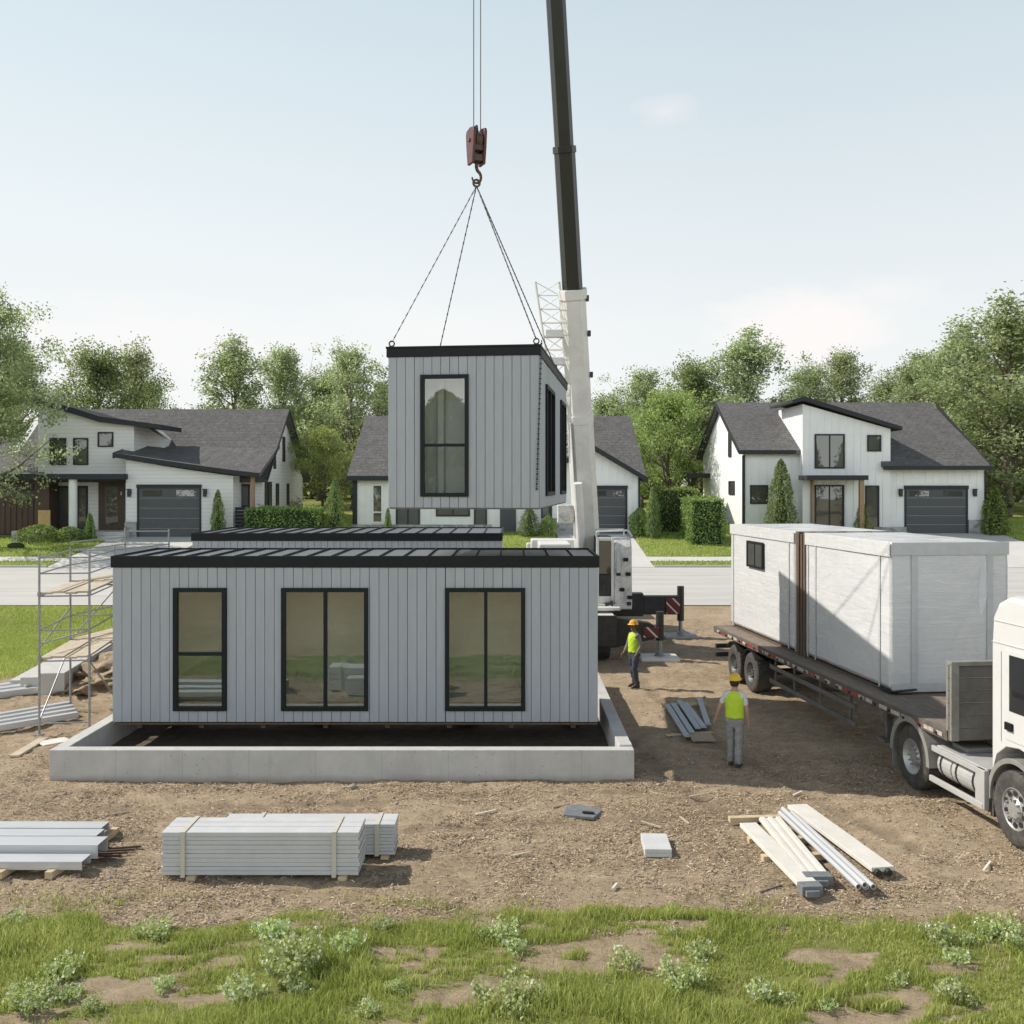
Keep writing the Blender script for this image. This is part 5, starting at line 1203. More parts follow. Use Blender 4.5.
garage_door(h2, Mg2, *g2)
for a, b, c, d in ((gx0 - .06, g2[0] - .2, gy0, HB + .85), (g2[1] + .2, gx1 + .06, gy0, HB + .85), (x0 - .06, -1.2, yF2, HB + .45)): MB().box(a, b, c - .11, c - .004, HB - .3, d).build('stone_base', 'stone_base', h2)

# ---------------- house with the brown wooden wing
h1 = thing('house', 'house with shingled gable, brown wooden wing and sloped garage roof', 'house', (0, 0, 0))
HB1 = 2.55
xa, xb = -30.4, -14.7; yF1, yB1, yR1, zR1, zE1 = 58.9, 70.2, 64.2, 10.25, 6.15
mb = MB(); mb.prism([(yF1, HB1 - .4), (yB1, HB1 - .4), (yB1, zE1), (yR1, zR1 - .25), (yF1, zE1)], xa, xb, 'x')
yG = 57.1; Gx0, Gx1 = uX(126, yG), uX(233, yG); g1 = (uX(139, yG), uX(199.5, yG), HB1 - .1, uZ(488, yG))
mb.prism([(Gx0, HB1 - .4), (Gx1, HB1 - .4), (Gx1, 6.02), (uX(180, yG), 6.44), (Gx0, 6.95)], yG, 60, 'y')
yU = 58.0; Ux0, Ux1 = uX(38, yU), uX(134, yU)
mb.prism([(Ux0, 6.05), (Ux1, 6.05), (Ux1, 9.0), (Ux0, 10.0)], yU, 64, 'y'); mb.prism([(Ux1 + .001, 6.6), (uX(166, 60.5), 6.6), (uX(166, 60.5), 8.3), (Ux1 + .001, 8.95)], 60.2, 64.0, 'y')
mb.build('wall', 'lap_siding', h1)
mb = MB(); s1_ = (zR1 - zE1) / (yR1 - yF1)
mb.slab([(-29.8, yF1 - .45, zE1 - .45 * s1_ + .12), (xb + .4, yF1 - .45, zE1 - .45 * s1_ + .12), (xb + .4, yR1, zR1 + .12), (-29.8, yR1, zR1 + .12)], .26)
mb.slab([(-29.8, yR1, zR1 + .12), (xb + .4, yR1, zR1 + .12), (xb + .4, yB1 + .45, zE1 - .45 * s1_ + .12), (-29.8, yB1 + .45, zE1 - .45 * s1_ + .12)], .26)
# garage roof : swept shed running up against the upper block, lower edge curving to the gable
n = 10; top = []; bot = []
for i in range(n + 1):
    f = i / n; x = uX(117, yG) + (uX(263, 57.4) - uX(117, yG)) * f; z = 6.15 + 1.15 * (1 - f) ** 1.12
    bot.append((x, yG - .5, z)); top.append((x, 61.6, max(z + .9, 8.0 - .0 * f)))
for i in range(n): mb.slab([bot[i], bot[i + 1], top[i + 1], top[i]], .24)
mb.build('roof', 'shingles', h1)
mb = MB()
for i in range(n): a, b = bot[i], bot[i + 1]; mb.prism([(a[0], a[2] + .03), (b[0], b[2] + .03), (b[0], b[2] - .22), (a[0], a[2] - .22)], yG - .58, yG - .505, 'y')
a, b = bot[0], top[0]; mb.prism([(a[1], a[2] + .03), (b[1], b[2] + .03), (b[1], b[2] - .3), (a[1], a[2] - .3)], a[0] - .06, a[0] - .003, 'x')
barge(mb, xb + .45, yF1 - .47, zE1 - .45 * s1_ + .14, yR1, zR1 + .14); barge(mb, xb + .45, yR1, zR1 + .14, yB1 + .47, zE1 - .45 * s1_ + .14)
# monopitch roof of the upper block, bent once like the photographed edge
mb.prism([(uX(33, 57.6), 10.55), (uX(75, 57.6), 9.92), (uX(100, 57.6), 9.45), (uX(161, 57.6), 8.98), (uX(161, 57.6), 8.72), (uX(100, 57.6), 9.12), (uX(75, 57.6), 9.56), (uX(33, 57.6), 10.25)], yU - .5, 61.2, 'y')
mb.box(uX(-4, 56.6), uX(124.5, 56.6), 56.4, 58.6, 5.82, 6.13); mb.build('trim', 'house_trim', h1)
Mu = facing('-y', (0, yU, 0))
for a, b, c, d in ((50, 66.5, 438, 465), (73.5, 88.5, 438, 465), (98, 113.5, 432, 447)): window(h1, Mu, uX(a, yU), uX(b, yU), uZ(d, yU), uZ(c, yU), fw=.08, out=.07, back=.02)
Mo = facing('-y', (0, yF1, 0))
window(h1, Mo, uX(52, yF1), uX(88, yF1), HB1 + .35, uZ(486, yF1), vm=(uX(59, yF1), uX(78, yF1)), fw=.1, out=.07, back=.02)
mb = MB(); mb.box(uX(99, yF1), uX(125, yF1), -.02, .09, HB1 + .15, 5.75, M=Mo); dr = mb.build('entrance_door', 'wood_brown', h1, .01); MB().box(uX(106, yF1), uX(118.5, yF1), .091, .10, HB1 + .6, 5.4, M=Mo).build('pane', 'house_glass', dr)
MB().box(uX(121.5, yF1), uX(122.6, yF1), .091, .15, 4.9, 5.1, M=Mo).build('house_number', 'tape_grey', h1)
mb = MB(); mb.box(xa - 6, uX(37, 58), 57.9, 60, HB1 + .1, 5.8); 
for i in range(26): x = uX(37, 58) - .2 - i * .33; mb.box(x, x + .05, 57.86, 57.899, HB1 + .1, 5.8)
mb.box(uX(37.3, 58), uX(51.5, 58), 57.7, 58.85, HB1 + .4, 5.8); mb.build('wooden_wing', 'wood_brown', h1)
MB().box(xa - 6, uX(50, 58), 57.6, 60, HB1 - .5, HB1 + .099).build('wing_base', 'house_trim', h1)
mb = MB(); mb.slab([(xa - 6.4, 57.3, 5.95), (uX(40, 57.5), 57.3, 5.95), (uX(40, 57.5), 63, 8.5), (xa - 6.4, 63, 8.5)], .2); mb.build('wing_roof', 'shingles', h1)
window(h1, facing('-y', (0, 57.86, 0)), uX(23, 57.86), uX(36, 57.86), 4.6, 5.25, fw=.07, out=.06, back=.02)
MB().box(uX(38, 57.6), uX(50, 57.6), 57.60, 57.68, HB1 + .45, HB1 + 1.5).build('timber_board', 'yellow_door', h1)
mb = MB(); xc = uX(73, 56.8); mb.tube((xc, 56.8, HB1 + .25), (xc, 56.8, 5.82), .23, 18); mb.build('porch_column', 'house_white', h1, smooth=False)
mb = MB(); mb.box(uX(30, 56.5), uX(126, 56.5), 56.4, 58.85, HB1 - .4, HB1 + .3); mb.build('porch_floor', 'concrete', h1, .02)
mb = MB()
for i in range(3): mb.box(uX(97, 56.4), uX(125, 56.4), 56.4 - .32 * (i + 1), 56.4 - .32 * i - .002, HB1 - .6, HB1 + .3 - .19 * (i + 1))
mb.build('porch_steps', 'concrete', h1, .01)
MB().box(uX(14, 55.5), uX(20, 55.5), 55.2, 55.6, 1.8, 2.95).box(uX(20.1, 55.5), uX(32, 55.5), 55.35, 55.6, 1.8, 2.7).build('stone_wall', 'stone_base', h1, .01)
MB().box(Gx0 - .05, g1[0] - .12, yG - .1, yG - .004, HB1 - .4, HB1 + .85).build('stone_base', 'stone_base', h1)
Mgg = facing('-y', (0, yG, 0)); garage_door(h1, Mgg, *g1); lamp(h1, Mgg, uX(130, yG), 5.05); lamp(h1, Mgg, uX(205.5, yG), 5.05)
window(h1, Mo, uX(237, yF1), uX(250, yF1), 4.2, 5.55, fw=.1, out=.07, back=.02)
MB().box(uX(251, 57.2), uX(254.5, 57.2), 57.1, 57.3, HB1, 6.05).build('corner_post', 'wood_post', h1)
mb = MB()
for i in range(8): mb.box(uX(234, 57.6), uX(249, 57.6), 57.55, 57.6, HB1 + .1 + i * .2, HB1 + .27 + i * .2)
mb.build('slat_screen', 'house_trim', h1)
Mr = facing('+x', (xb, 0, 0))
for a, b, c, d in ((61.6, 62.1, 6.5, 7.75), (64.0, 64.6, 7.0, 8.6), (59.4, 60.1, 4.1, 5.7), (60.3, 61.0, 4.1, 5.7), (62.2, 62.9, 4.2, 5.6), (65.2, 65.8, 4.2, 5.6)): window(h1, Mr, a, b, c, d, fw=.08, out=.06, back=.02)
# ================================================================== SCAFFOLD, LUMBER, STACKS
def P3(px, py, z=0.0):
    Y = (5.5 - z) * 1000 / (py - 485); return ((px - 512) * Y / 1000, Y, z)
# ---- scaffold
sc = thing('scaffold', 'grey tube scaffold with plank platforms beside the long module', 'scaffold', (-10.4, 22.0, 0)); so_ = Vector((-10.4, 22, 0))
LP = [(-10.4, 22.0), (-10.82, 24.5), (-10.45, 27.0)]; RP = [(-9.36, 22.15), (-9.78, 24.6), (-9.30, 27.1)]
zt = [4.0, 3.98, 4.35]; zr = [4.02, 4.0, 4.3]
def sp(q, z): return Vector((q[0], q[1], z)) - so_
for q, z in list(zip(LP, zt)) + list(zip(RP, zr)):
    mb = MB(); mb.tube(sp(q, 0.02), sp(q, z), .025, 10)
    for zz in (1.7, 3.1): mb.ring(sp(q, zz), (0, 0, 1), [(-.04, .03), (.04, .03), (.04, .042), (-.04, .042)], 10)
    p = mb.build('upright', 'galvanised', sc); mb = MB(); c = sp(q, 0); mb.box(c.x - .09, c.x + .09, c.y - .09, c.y + .09, -.01, .02); mb.build('base_plate', 'galvanised', p)
def rail(a, b, z, r=.0165, z2=None, name='ledger'): MB().tube(sp(a, z), sp(b, z if z2 is None else z2), r, 8).build(name, 'galvanised', sc)
for z in (1.62, 2.3, 3.05, 3.55, 3.9):
    for i in (0, 1, 2):
        if i < 2: rail(LP[i], LP[i + 1], z); rail(RP[i], RP[i + 1], z)
        if z != 3.55 or i == 0: rail(LP[i], RP[i], z)
rail(LP[1], LP[2], 4.1); rail(LP[2], RP[2], 4.25); rail(RP[0], LP[0], .25)
rail(LP[0], LP[1], .3, .017, 1.6, 'brace'); rail(LP[0], LP[1], 1.9, .017, 2.5, 'brace'); rail(RP[1], RP[0], .3, .017, 1.6, 'brace'); rail(LP[1], LP[2], 1.7, .017, 3.0, 'brace'); rail(LP[0], RP[0], 2.0, .017, 2.28, 'brace')
for z, nm in ((1.66, 0), (3.09, 1)):
    for seg in (0, 1):
        mb = MB(); 
        for k in range(4):
            f0, f1 = k / 4 + .012, (k + 1) / 4 - .012
            a0 = sp(LP[seg], 0).lerp(sp(RP[seg], 0), f0); a1 = sp(LP[seg], 0).lerp(sp(RP[seg], 0), f1); b0 = sp(LP[seg + 1], 0).lerp(sp(RP[seg + 1], 0), f0); b1 = sp(LP[seg + 1], 0).lerp(sp(RP[seg + 1], 0), f1)
            e = .02 * (k % 2) + z + .03 * seg; o = len(mb.v)
            mb.add([(p.x, p.y, e + h) for h in (0, .045) for p in (a0, a1, b1, b0)], [(0, 1, 2, 3), (7, 6, 5, 4), (0, 4, 5, 1), (1, 5, 6, 2), (2, 6, 7, 3), (3, 7, 4, 0)])
        mb.build('platform', 'plank_wood', sc, .004)

def long_piece(name, a, b, w, h, m, label, cat, group=None, z=0, bev=.006, kind='solid', roll=0):
    a = Vector((a[0], a[1], z)); b = Vector((b[0], b[1], z)); d = b - a; L = d.length; ang = math.atan2(d.y, d.x); mb = MB()
    if kind == 'solid': mb.box(0, L, -w / 2, w / 2, 0, h)
    elif kind == 'channel': mb.box(0, L, -w / 2, w / 2, h - .008, h); mb.box(0, L, -w / 2, -w / 2 + .008, 0, h - .008); mb.box(0, L, w / 2 - .008, w / 2, 0, h - .008); mb.box(0, L, -w / 2 + .008, -w / 2 + .05, 0, .008); mb.box(0, L, w / 2 - .05, w / 2 - .008, 0, .008)
    elif kind == 'tube':
        mb.ring((0, 0, h / 2), (1, 0, 0), [(0, h / 2 - .008), (L, h / 2 - .008), (L, h / 2), (0, h / 2)], 14)
    elif kind == 'rib':
        mb.box(0, L, -w / 2, w / 2, 0, h * .7)
        for k in (-.36, 0, .36): mb.box(0, L, k * w - w * .1, k * w + w * .1, h * .7, h)
    o = mb.build(name, m, None, bev); o.location = a; o.rotation_euler = (0, 0, ang); return tag(o, label, cat, group)
# white channels at the left edge
g = 'white channels stacked at the left edge of the site'
for i, (y, z, xr, lab) in enumerate(((15.55, .12, -6.32, 'white steel channel at the back of the left edge stack'), (15.12, .12, -6.22, 'white steel channel second from the back of the left edge stack'), (14.62, .12, -5.98, 'thick white channel in the middle of the left edge stack'), (14.22, .10, -6.05, 'front white channel of the left edge stack, with a bearer under it'))):
    long_piece('steel_channel', (-9.4, y + .02), (xr, y), .30 if i != 2 else .36, (.12, .15, .20, .12)[i], 'channel_white', lab, 'channel', g, z - .02, .008, 'channel')
for k, (x, lab) in enumerate(((-7.05, 'short timber bearer under the front of the left edge channels'), (-6.35, 'timber bearer near the open ends of the left edge channels'))):
    long_piece('timber_bearer', (x - .12, 13.95), (x + .1, 15.8), .11, .10, 'raw_timber', lab, 'bearer', 'timber bearers', -.0)
for k in range(5):
    x0_ = -6.05 + .05 * k; long_piece('scrap_rod', (x0_ - .2, 14.6 + .1 * k), (x0_ + .25, 14.58 + .13 * k), .03, .03, 'rusty_steel', 'rusty scrap rod sticking out under the left edge channels', 'rod', 'scrap rods under the channels', .03)

def bundle(name, label, x0, x1, y0, y1, z0, layers, th, split, straps, seed):
    rr = random.Random(seed); t = thing(name, label, 'panel bundle', ((x0 + x1) / 2, (y0 + y1) / 2, 0), 0, 'strapped panel bundles'); L, D_ = x1 - x0, y1 - y0
    for i in range(layers):
        mb = MB(); z = z0 + i * th; a, b = -L / 2 + rr.uniform(-.012, .012), L / 2 + rr.uniform(-.012, .012); yj = rr.uniform(-.008, .008)
        sp_ = split if i >= layers - 1 else (0,)
        ys = [-D_ / 2 + yj] + [D_ * s for s in sp_ if s] + [D_ / 2 + yj]
        for c, d in zip(ys[:-1], ys[1:]): mb.box(a, b, c + .006, d - .006, z + .004, z + th)
        mb.box(a + .02, b - .02, -D_ / 2 + .03 + yj, D_ / 2 - .03 + yj, z, z + .0045)
        mb.build('panel', 'panel_white', t, .007)
    zt_ = z0 + layers * th
    for s in straps:
        mb = MB(); x = -L / 2 + L * s; w_ = .032
        mb.box(x - w_, x + w_, -D_ / 2 - .022, -D_ / 2 - .015, .02, zt_ + .006); mb.box(x - w_, x + w_, -D_ / 2 - .022, D_ / 2 + .022, zt_ + .0065, zt_ + .012); mb.box(x - w_, x + w_, D_ / 2 + .015, D_ / 2 + .022, .02, zt_ + .006); mb.build('strap', 'strap_cream', t)
        mb = MB(); mb.box(x - .06 + .12, x + .06 + .12, -D_ / 2 - .06, D_ / 2 + .02, -.02, z0 - .001); mb.build('skid', 'raw_timber', t, .004)
    return t
bundle('panel_bundle', 'long strapped bundle of white panels at the front of the site', -4.9, -2.14, 13.97, 14.62, .045, 10, .06, (-.12, .18), (.11, .875), 4)
bundle('panel_bundle', 'panel bundle standing half hidden behind the long strapped one', -4.3, -1.74, 14.78, 15.28, .03, 9, .05, (-.1,), (.2, .9), 6)

# boards and pipes at the right
g = 'timber bearers'
for a, b, lab in ((P3(729, 822), P3(796, 820), 'timber bearer under the back end of the white boards and pipes'), (P3(748, 843), P3(818, 842), 'middle timber bearer under the white boards and pipes'), (P3(762, 861), P3(836, 858), 'front timber bearer under the white boards and pipes')):
    long_piece('timber_bearer', a, b, .12, .085, 'raw_timber', lab, 'bearer', g, .0)
g = 'white boards laid on timber bearers at the right'
def board(a, b, w, h, lab, z=.09, kind='solid'):
    o = long_piece('white_board', a, b, w, h, 'pale_board', lab, 'board', g, z, .006, kind); return o
ends = []
for a, b, w, lab, z in ((P3(748, 824, .13), P3(812, 888, .13), .27, 'leftmost long white board lying on the bearers', .088), (P3(770, 818, .13), P3(819, 878, .13), .36, 'wide white board beside the leftmost one, joint down its middle', .09), (P3(797, 805, .14), P3(883, 868, .14), .34, 'white board at the far right of the group, beyond the steel pipes', .09)):
    o = board(a, b, w, .065, lab, z, 'rib' if 'wide' in lab else 'solid')
    L = (Vector(b) - Vector(a)).length; mb = MB(); 
    if 'far right' in lab:
        for q in (-.09, .07): MB().tube((L - .01, q, .0), (L + .05, q, -.01), .05, 10).build('end_plug', 'steel_dark', o)
    else: mb.box(L - .16, L + .03, -w / 2 - .01, w / 2 + .01, -.05, .073); mb.box(L - .03, L + .09, -w * .4, w * .3, -.05, .03); c = mb.build('end_wrap', 'grey_slab', o, .008)
for k, (dx, z) in enumerate(((-.10, .09), (.0, .09), (.10, .09), (-.05, .155))):
    a = P3(786, 812, .14); b = P3(866 , 886, .14)
    long_piece('steel_pipe', (a[0] + dx, a[1]), (b[0] + dx, b[1] - (.1 if k == 3 else 0)), .075, .075, 'channel_white', ('left pipe of the row of steel pipes between the white boards', 'middle pipe of the row of steel pipes between the white boards', 'right pipe of the row of steel pipes between the white boards', 'steel pipe lying on top of the row of three')[k], 'pipe', 'steel pipes between the white boards', z, 0, 'tube')
# slab, grey offcut
t = thing('foam_slab', 'two white slabs stacked alone on the dirt', 'slab', (2.18, 15.15, 0), R(-2))
for i in range(2): MB().box(-.2, .2, -.34, .34, -.015 + i * .062, .044 + i * .062).build('slab_layer', 'panel_white', t, .006)
t = thing('paving_offcut', 'flat dark grey offcut with a small black piece on it, alone on the bare dirt', 'offcut', (1.2, 16.75, 0), R(-14))
mb = MB(); mb.prism([(-.30, -.25), (.22, -.28), (.30, .12), (-.12, .34), (-.34, .2)], -.01, .045, 'z'); mb.build('stone_sheet', 'grey_slab', t, .012); MB().box(.0, .2, -.17, -.09, .056, .075).build('black_tool', 'black_metal', t, .01)
# cladding boards beside the worker
g = 'blue grey cladding boards in shadow by the worker'
bb = [((667, 704), (687, 736)), ((673, 703), (692, 732)), ((679, 700), (698, 728)), ((685, 702), (704, 727)), ((699, 697), (708, 724))]
labs = ['blue grey board at the outer left of the shaded pile', 'blue grey board second from the left of the shaded pile', 'blue grey board in the middle of the shaded pile', 'blue grey board next to the gap of the shaded pile', 'blue grey board apart on the right of the shaded pile']
for (a, b), lab in zip(bb, labs):
    long_piece('cladding_board', P3(*a, .1), P3(*b, .1), .13, .03, 'blue_board', lab, 'board', g, .075, .004)
long_piece('chipboard_piece', P3(690, 737, .05), P3(713, 737, .05), .62, .04, 'chip_board', 'square of chipboard under the near end of the shaded boards', 'board', None, .03)
long_piece('timber_bearer', P3(661, 707), P3(706, 705), .1, .07, 'raw_timber', 'far timber bearer under the shaded blue grey boards', 'bearer', 'timber bearers', 0); long_piece('timber_bearer', P3(666, 736), P3(712, 733), .1, .03, 'raw_timber', 'near timber bearer under the shaded blue grey boards', 'bearer', 'timber bearers', 0)
# left: precast beams, profiles, scrap
g = 'precast concrete beams along the lawn edge'
pb = [((-12.05, 26.2), (-13.1, 33.6), .62, .60, 'thick precast concrete beam along the lawn edge behind the scaffold'), ((-12.72, 26.4), (-13.75, 34), .5, .45, 'precast beam lying on the lawn side of the thick one'), ((-13.3, 26.9), (-14.3, 34), .42, .28, 'low precast beam nearest the lawn')]
for a, b, w, h, lab in pb: long_piece('concrete_beam', a, b, w, h, 'concrete', lab, 'beam', g, -.03, .012)
g = 'grey beams at the left picture edge by the lawn'
for k in range(3): long_piece('steel_channel', (-13.7 - .1 * k, 25.4 + .5 * k), (-12.35 - .3 * k, 26.6 + .55 * k), .3, .16, 'channel_white', ('short grey beam in front of the thick precast beam', 'short grey beam in the middle by the lawn corner', 'short grey beam furthest back by the lawn corner')[k], 'beam', g, 0.02, .008, 'channel')
g = 'grey profiles lying near the scaffold foot'
for k in range(4): long_piece('steel_channel', (-13.0 + .23 * k, 22.2 - .28 * k), (-10.9 + .22 * k, 24.7 - .38 * k), .17, .13, 'channel_white', ('profile furthest from the camera in the pile near the scaffold foot', 'second profile from the back in the pile near the scaffold foot', 'third profile from the back in the pile near the scaffold foot', 'front profile of the pile near the scaffold foot')[k], 'profile', g, .03, .008, 'channel')
long_piece('plank', P3(14, 756, .03), P3(44, 738, .03), .2, .045, 'plank_wood', 'broken plank lying by the foundation corner', 'plank', None, .0)
long_piece('plywood_sheet', P3(40, 744, .03), P3(68, 739, .03), .42, .03, 'pale_board', 'pale torn board scrap by the foundation corner', 'board', None, .012)
rr = random.Random(12)
# earth heap with timber scraps behind the scaffold
b = bmesh.new(); bmesh.ops.create_uvsphere(b, u_segments=110, v_segments=60, radius=1)
for v in b.verts:
    n_ = float(fbm(np.array([v.co.x * 4 + 5]), np.array([v.co.y * 6 + v.co.z * 3]), 4, 6)[0]) - .5
    v.co = Vector((v.co.x * 1.5, v.co.y * 3.0, max(v.co.z, -.15) * .62)) * (1 + n_ * .75)
me = bpy.data.meshes.new('earth_heap'); b.to_mesh(me); b.free(); me.polygons.foreach_set('use_smooth', [True] * len(me.polygons)); me.materials.append(MATS['ground_mix']); o = bpy.data.objects.new('earth_heap', me); COL.objects.link(o); o.location = (-11.2, 29.2, -.02); tag(o, 'heap of dug earth and rubble behind the scaffold', 'earth heap')
for k in range(6):
    a = Vector((-11.4 + rr.uniform(-.9, .9), 27.6 + rr.uniform(-.9, 1.0), .0)); d = Vector((rr.uniform(-.4, 1), rr.uniform(-1, 1), 0)).normalized() * rr.uniform(.8, 1.8); mb = MB(); h = rr.uniform(.15, .65)
    mb.beam((0, 0, .03), (d.x, d.y, h), .07, .045); o = mb.build('scrap_timber', 'plank_wood' if k % 2 else 'dark_timber', None, .004); o.location = a; tag(o, 'loose timber scrap poking from the earth heap by the scaffold', 'timber scrap', 'timber scraps on the earth heap')
# dark rock ornament on the lawn
mb = MB(); mb.ball((0, 0, .12), .3, 14, 0, (1.6, .8, .62)); o = mb.build('garden_stone', 'hedge_core', None, smooth=True); o.location = (uX(16, 53.5), 53.5, gzf(53.5) + .02); tag(o, 'dark flat garden stone on the front lawn of the brown-sided house', 'stone')
for k in range(26):
    x, y = rr.uniform(-8.5, 8.5), rr.uniform(13.2, 19.5)
    if -8.7 < x < 2.4 and y > 18.5 or (-5.1 < x < -1.6 and y < 15.5): continue
    a = rr.uniform(0, 3.1); l = rr.uniform(.15, .45); mb = MB(); mb.beam((0, 0, .015), (l * math.cos(a), l * math.sin(a), rr.uniform(.015, .05)), .03, .014); o = mb.build('wood_splinter', rr.choice(('plank_wood', 'deck_timber', 'pale_board')), None); o.location = (x, y, float(ground_z(np.array([x]), np.array([y]))[0]) + .01); tag(o, 'loose wood splinter lying on the open dirt', 'splinter', 'wood splinters on the dirt')
# ================================================================== PEOPLE
def skin_mesh(name, V, E, Rr, m, parent, root=0, sub=2, extra=None):
    me = bpy.data.meshes.new(name); me.from_pydata(V, E, []); o = bpy.data.objects.new(name, me); COL.objects.link(o)
    o.modifiers.new('s', 'SKIN')
    for i, r in enumerate(Rr):
        sv = me.skin_vertices[0].data[i]; sv.radius = (r, r) if not isinstance(r, tuple) else r; sv.use_root = (i == root)
    sb = o.modifiers.new('u', 'SUBSURF'); sb.levels = sub; sb.render_levels = sub
    dg = bpy.context.evaluated_depsgraph_get(); dg.update(); ev = bpy.data.meshes.new_from_object(o.evaluated_get(dg)); bpy.data.objects.remove(o)
    ev.name = name; ev.materials.clear()
    for k in (m if isinstance(m, (list, tuple)) else [m]): ev.materials.append(MATS[k])
    if extra:
        b = bmesh.new(); b.from_mesh(ev); extra(b); b.to_mesh(ev); b.free()
    ev.polygons.foreach_set('use_smooth', [True] * len(ev.polygons))
    o = bpy.data.objects.new(name, ev); COL.objects.link(o); o.parent = parent; return o
def loft(rings, n=20, m=0, cap=True):
    """rings = [(x, y, z, rx, ry)...] stacked ellipses"""
    mb = MB(); V = []
    for x, y, z, rx, ry in rings: V += [(x + rx * math.cos(2 * math.pi * i / n), y + ry * math.sin(2 * math.pi * i / n), z) for i in range(n)]
    F_ = [(k * n + i, k * n + (i + 1) % n, (k + 1) * n + (i + 1) % n, (k + 1) * n + i) for k in range(len(rings) - 1) for i in range(n)]
    if cap: F_ += [tuple(range(n))[::-1], tuple(range((len(rings) - 1) * n, len(rings) * n))]
    mb.add(V, F_, m); return mb
def person(label, loc, rz, tone, trous, sleeve, helmet, arms, legs, turn=0.0, S_=1.0):
    """figure faces -y in its own space; arms/legs: joint positions for left (x>0) and right (x<0)"""
    t = thing('person', label, 'person', loc, rz); t.scale = (S_,) * 3
    V = [(0, 0, .95), (0, -.0, 1.12), (0, .01, 1.30), (0, .015, 1.44), (0, .005, 1.515), (0, -.012, 1.575), (0, -.02, 1.64), (0, -.02, 1.715), (0, -.012, 1.755)]; E = [(i, i + 1) for i in range(8)]
    Rr = [.105, .10, .115, .085, .055, .056, .082, .092, .07]
    def add(p, r, link): V.append(tuple(p)); Rr.append(r); E.append((link, len(V) - 1)); return len(V) - 1
    for k, sx in enumerate((1, -1)):
        el, wr, fd = [Vector(p) for p in arms[k]]
        s = add((sx * .175, .015, 1.425), .058, 3); e = add(el, .042, s); f = add(el.lerp(wr, .35), .043, e); w = add(wr, .027, f)
        d = (fd - wr).normalized(); side = Vector((0, -1, 0)) - d * d.dot(Vector((0, -1, 0))); side.normalize(); nrm = d.cross(side)
        pm = add(wr + d * .05, .034, w); kn = add(wr + d * .085, .033, pm)
        for q, (o_, l) in enumerate(((.030, .072), (.010, .082), (-.010, .076), (-.028, .060))):
            b0 = add(wr + d * .098 + side * o_, .011, kn); b1 = add(wr + d * (.098 + l * .55) + side * o_ * 1.1 + nrm * .006 * -sx, .0095, b0); add(wr + d * (.098 + l) + side * o_ * 1.05 + nrm * .022 * -sx, .0075, b1)
        th = add(wr + d * .045 + side * .038, .013, pm); th2 = add(wr + d * .078 + side * .058, .011, th); add(wr + d * .108 + side * .058, .009, th2)
        kn_, an, to = [Vector(p) for p in legs[k]]
        h = add((sx * .095, 0, .90), .085, 0); kk = add(kn_, .055, h); ca = add(kn_.lerp(an, .3) + Vector((0, .012, 0)), .056, kk); a_ = add(an, .036, ca); add(to, .035, a_)
    c0, s0 = math.cos(turn), math.sin(turn)
    def face(b):
        def ball(c, r, sc, mi):
            c = (c[0] * c0 - (c[1] + .015) * s0, c[0] * s0 + (c[1] + .015) * c0 - .015, c[2])
            g = bmesh.ops.create_uvsphere(b, u_segments=10, v_segments=8, radius=r, matrix=Matrix.Translation(c) @ Matrix.Rotation(turn, 4, 'Z') @ Matrix.Diagonal((*sc, 1)))
            for v in g['verts']:
                for f in v.link_faces: f.material_index = mi
        ball((0, -.118, 1.655), .016, (.8, 1.1, 1.6), 0); ball((0, -.122, 1.640), .016, (1.2, 1, .8), 0)
        for sx in (1, -1):
            ball((sx * .033, -.098, 1.682), .012, (1.2, .7, .8), 1); ball((sx * .035, -.10, 1.703), .014, (1.5, .6, .35), 1); ball((sx * .094, -.0, 1.665), .026, (.45, .8, 1.25), 0)
        ball((0, -.105, 1.608), .017, (1.6, .6, .4), 2); ball((0, -.085, 1.572), .026, (1.2, 1, .8), 0)
    skin_mesh('body', V, E, Rr, [tone, 'eye_dark', 'lip'], t, 0, 2, face)
    # hair below the helmet
    mb = loft([(0, .0, 1.60, .072, .085), (0, .0, 1.66, .094, .104), (0, -.01, 1.72, .098, .112), (0, -.01, 1.75, .09, .10)], 18)
    hr = mb.build('hair', 'hair', t, smooth=True, M=lambda x, y, z: (x, y * .86 + .030, z))
    # tee shirt with short sleeves
    V = [(0, 0, .93), (0, 0, 1.10), (0, .01, 1.28), (0, .015, 1.42), (0, .012, 1.50)]; E = [(0, 1), (1, 2), (2, 3), (3, 4)]; Rr = [.118, .118, .128, .105, .066]
    for k, sx in enumerate((1, -1)):
        el = Vector(arms[k][0]); s = len(V); V += [(sx * .17, .015, 1.425), tuple(Vector((sx * .175, .015, 1.425)).lerp(el, .45)), tuple(Vector((sx * .175, .015, 1.425)).lerp(el, .8 if sleeve == 'tee_white' else 1.0))]; Rr += [.074, .068, .06]; E += [(3, s), (s, s + 1), (s + 1, s + 2)]
        if sleeve != 'tee_white': V.append(tuple(el.lerp(Vector(arms[k][1]), .92))); Rr.append(.043); E.append((s + 2, s + 3))
    sh = skin_mesh('shirt', V, E, Rr, sleeve, t, 0, 2); 
    for v in sh.data.vertices:
        if abs(v.co.x) < .17 and 1.02 < v.co.z < 1.40: v.co.x *= 1.22
    # hi-vis vest
    rg = [(0, .0, .96, .19, .145), (0, .0, 1.08, .188, .142), (0, .008, 1.22, .20, .15), (0, .012, 1.34, .21, .152), (0, .014, 1.42, .195, .13), (0, .014, 1.475, .125, .095), (0, .012, 1.50, .082, .075)]
    rg2 = []
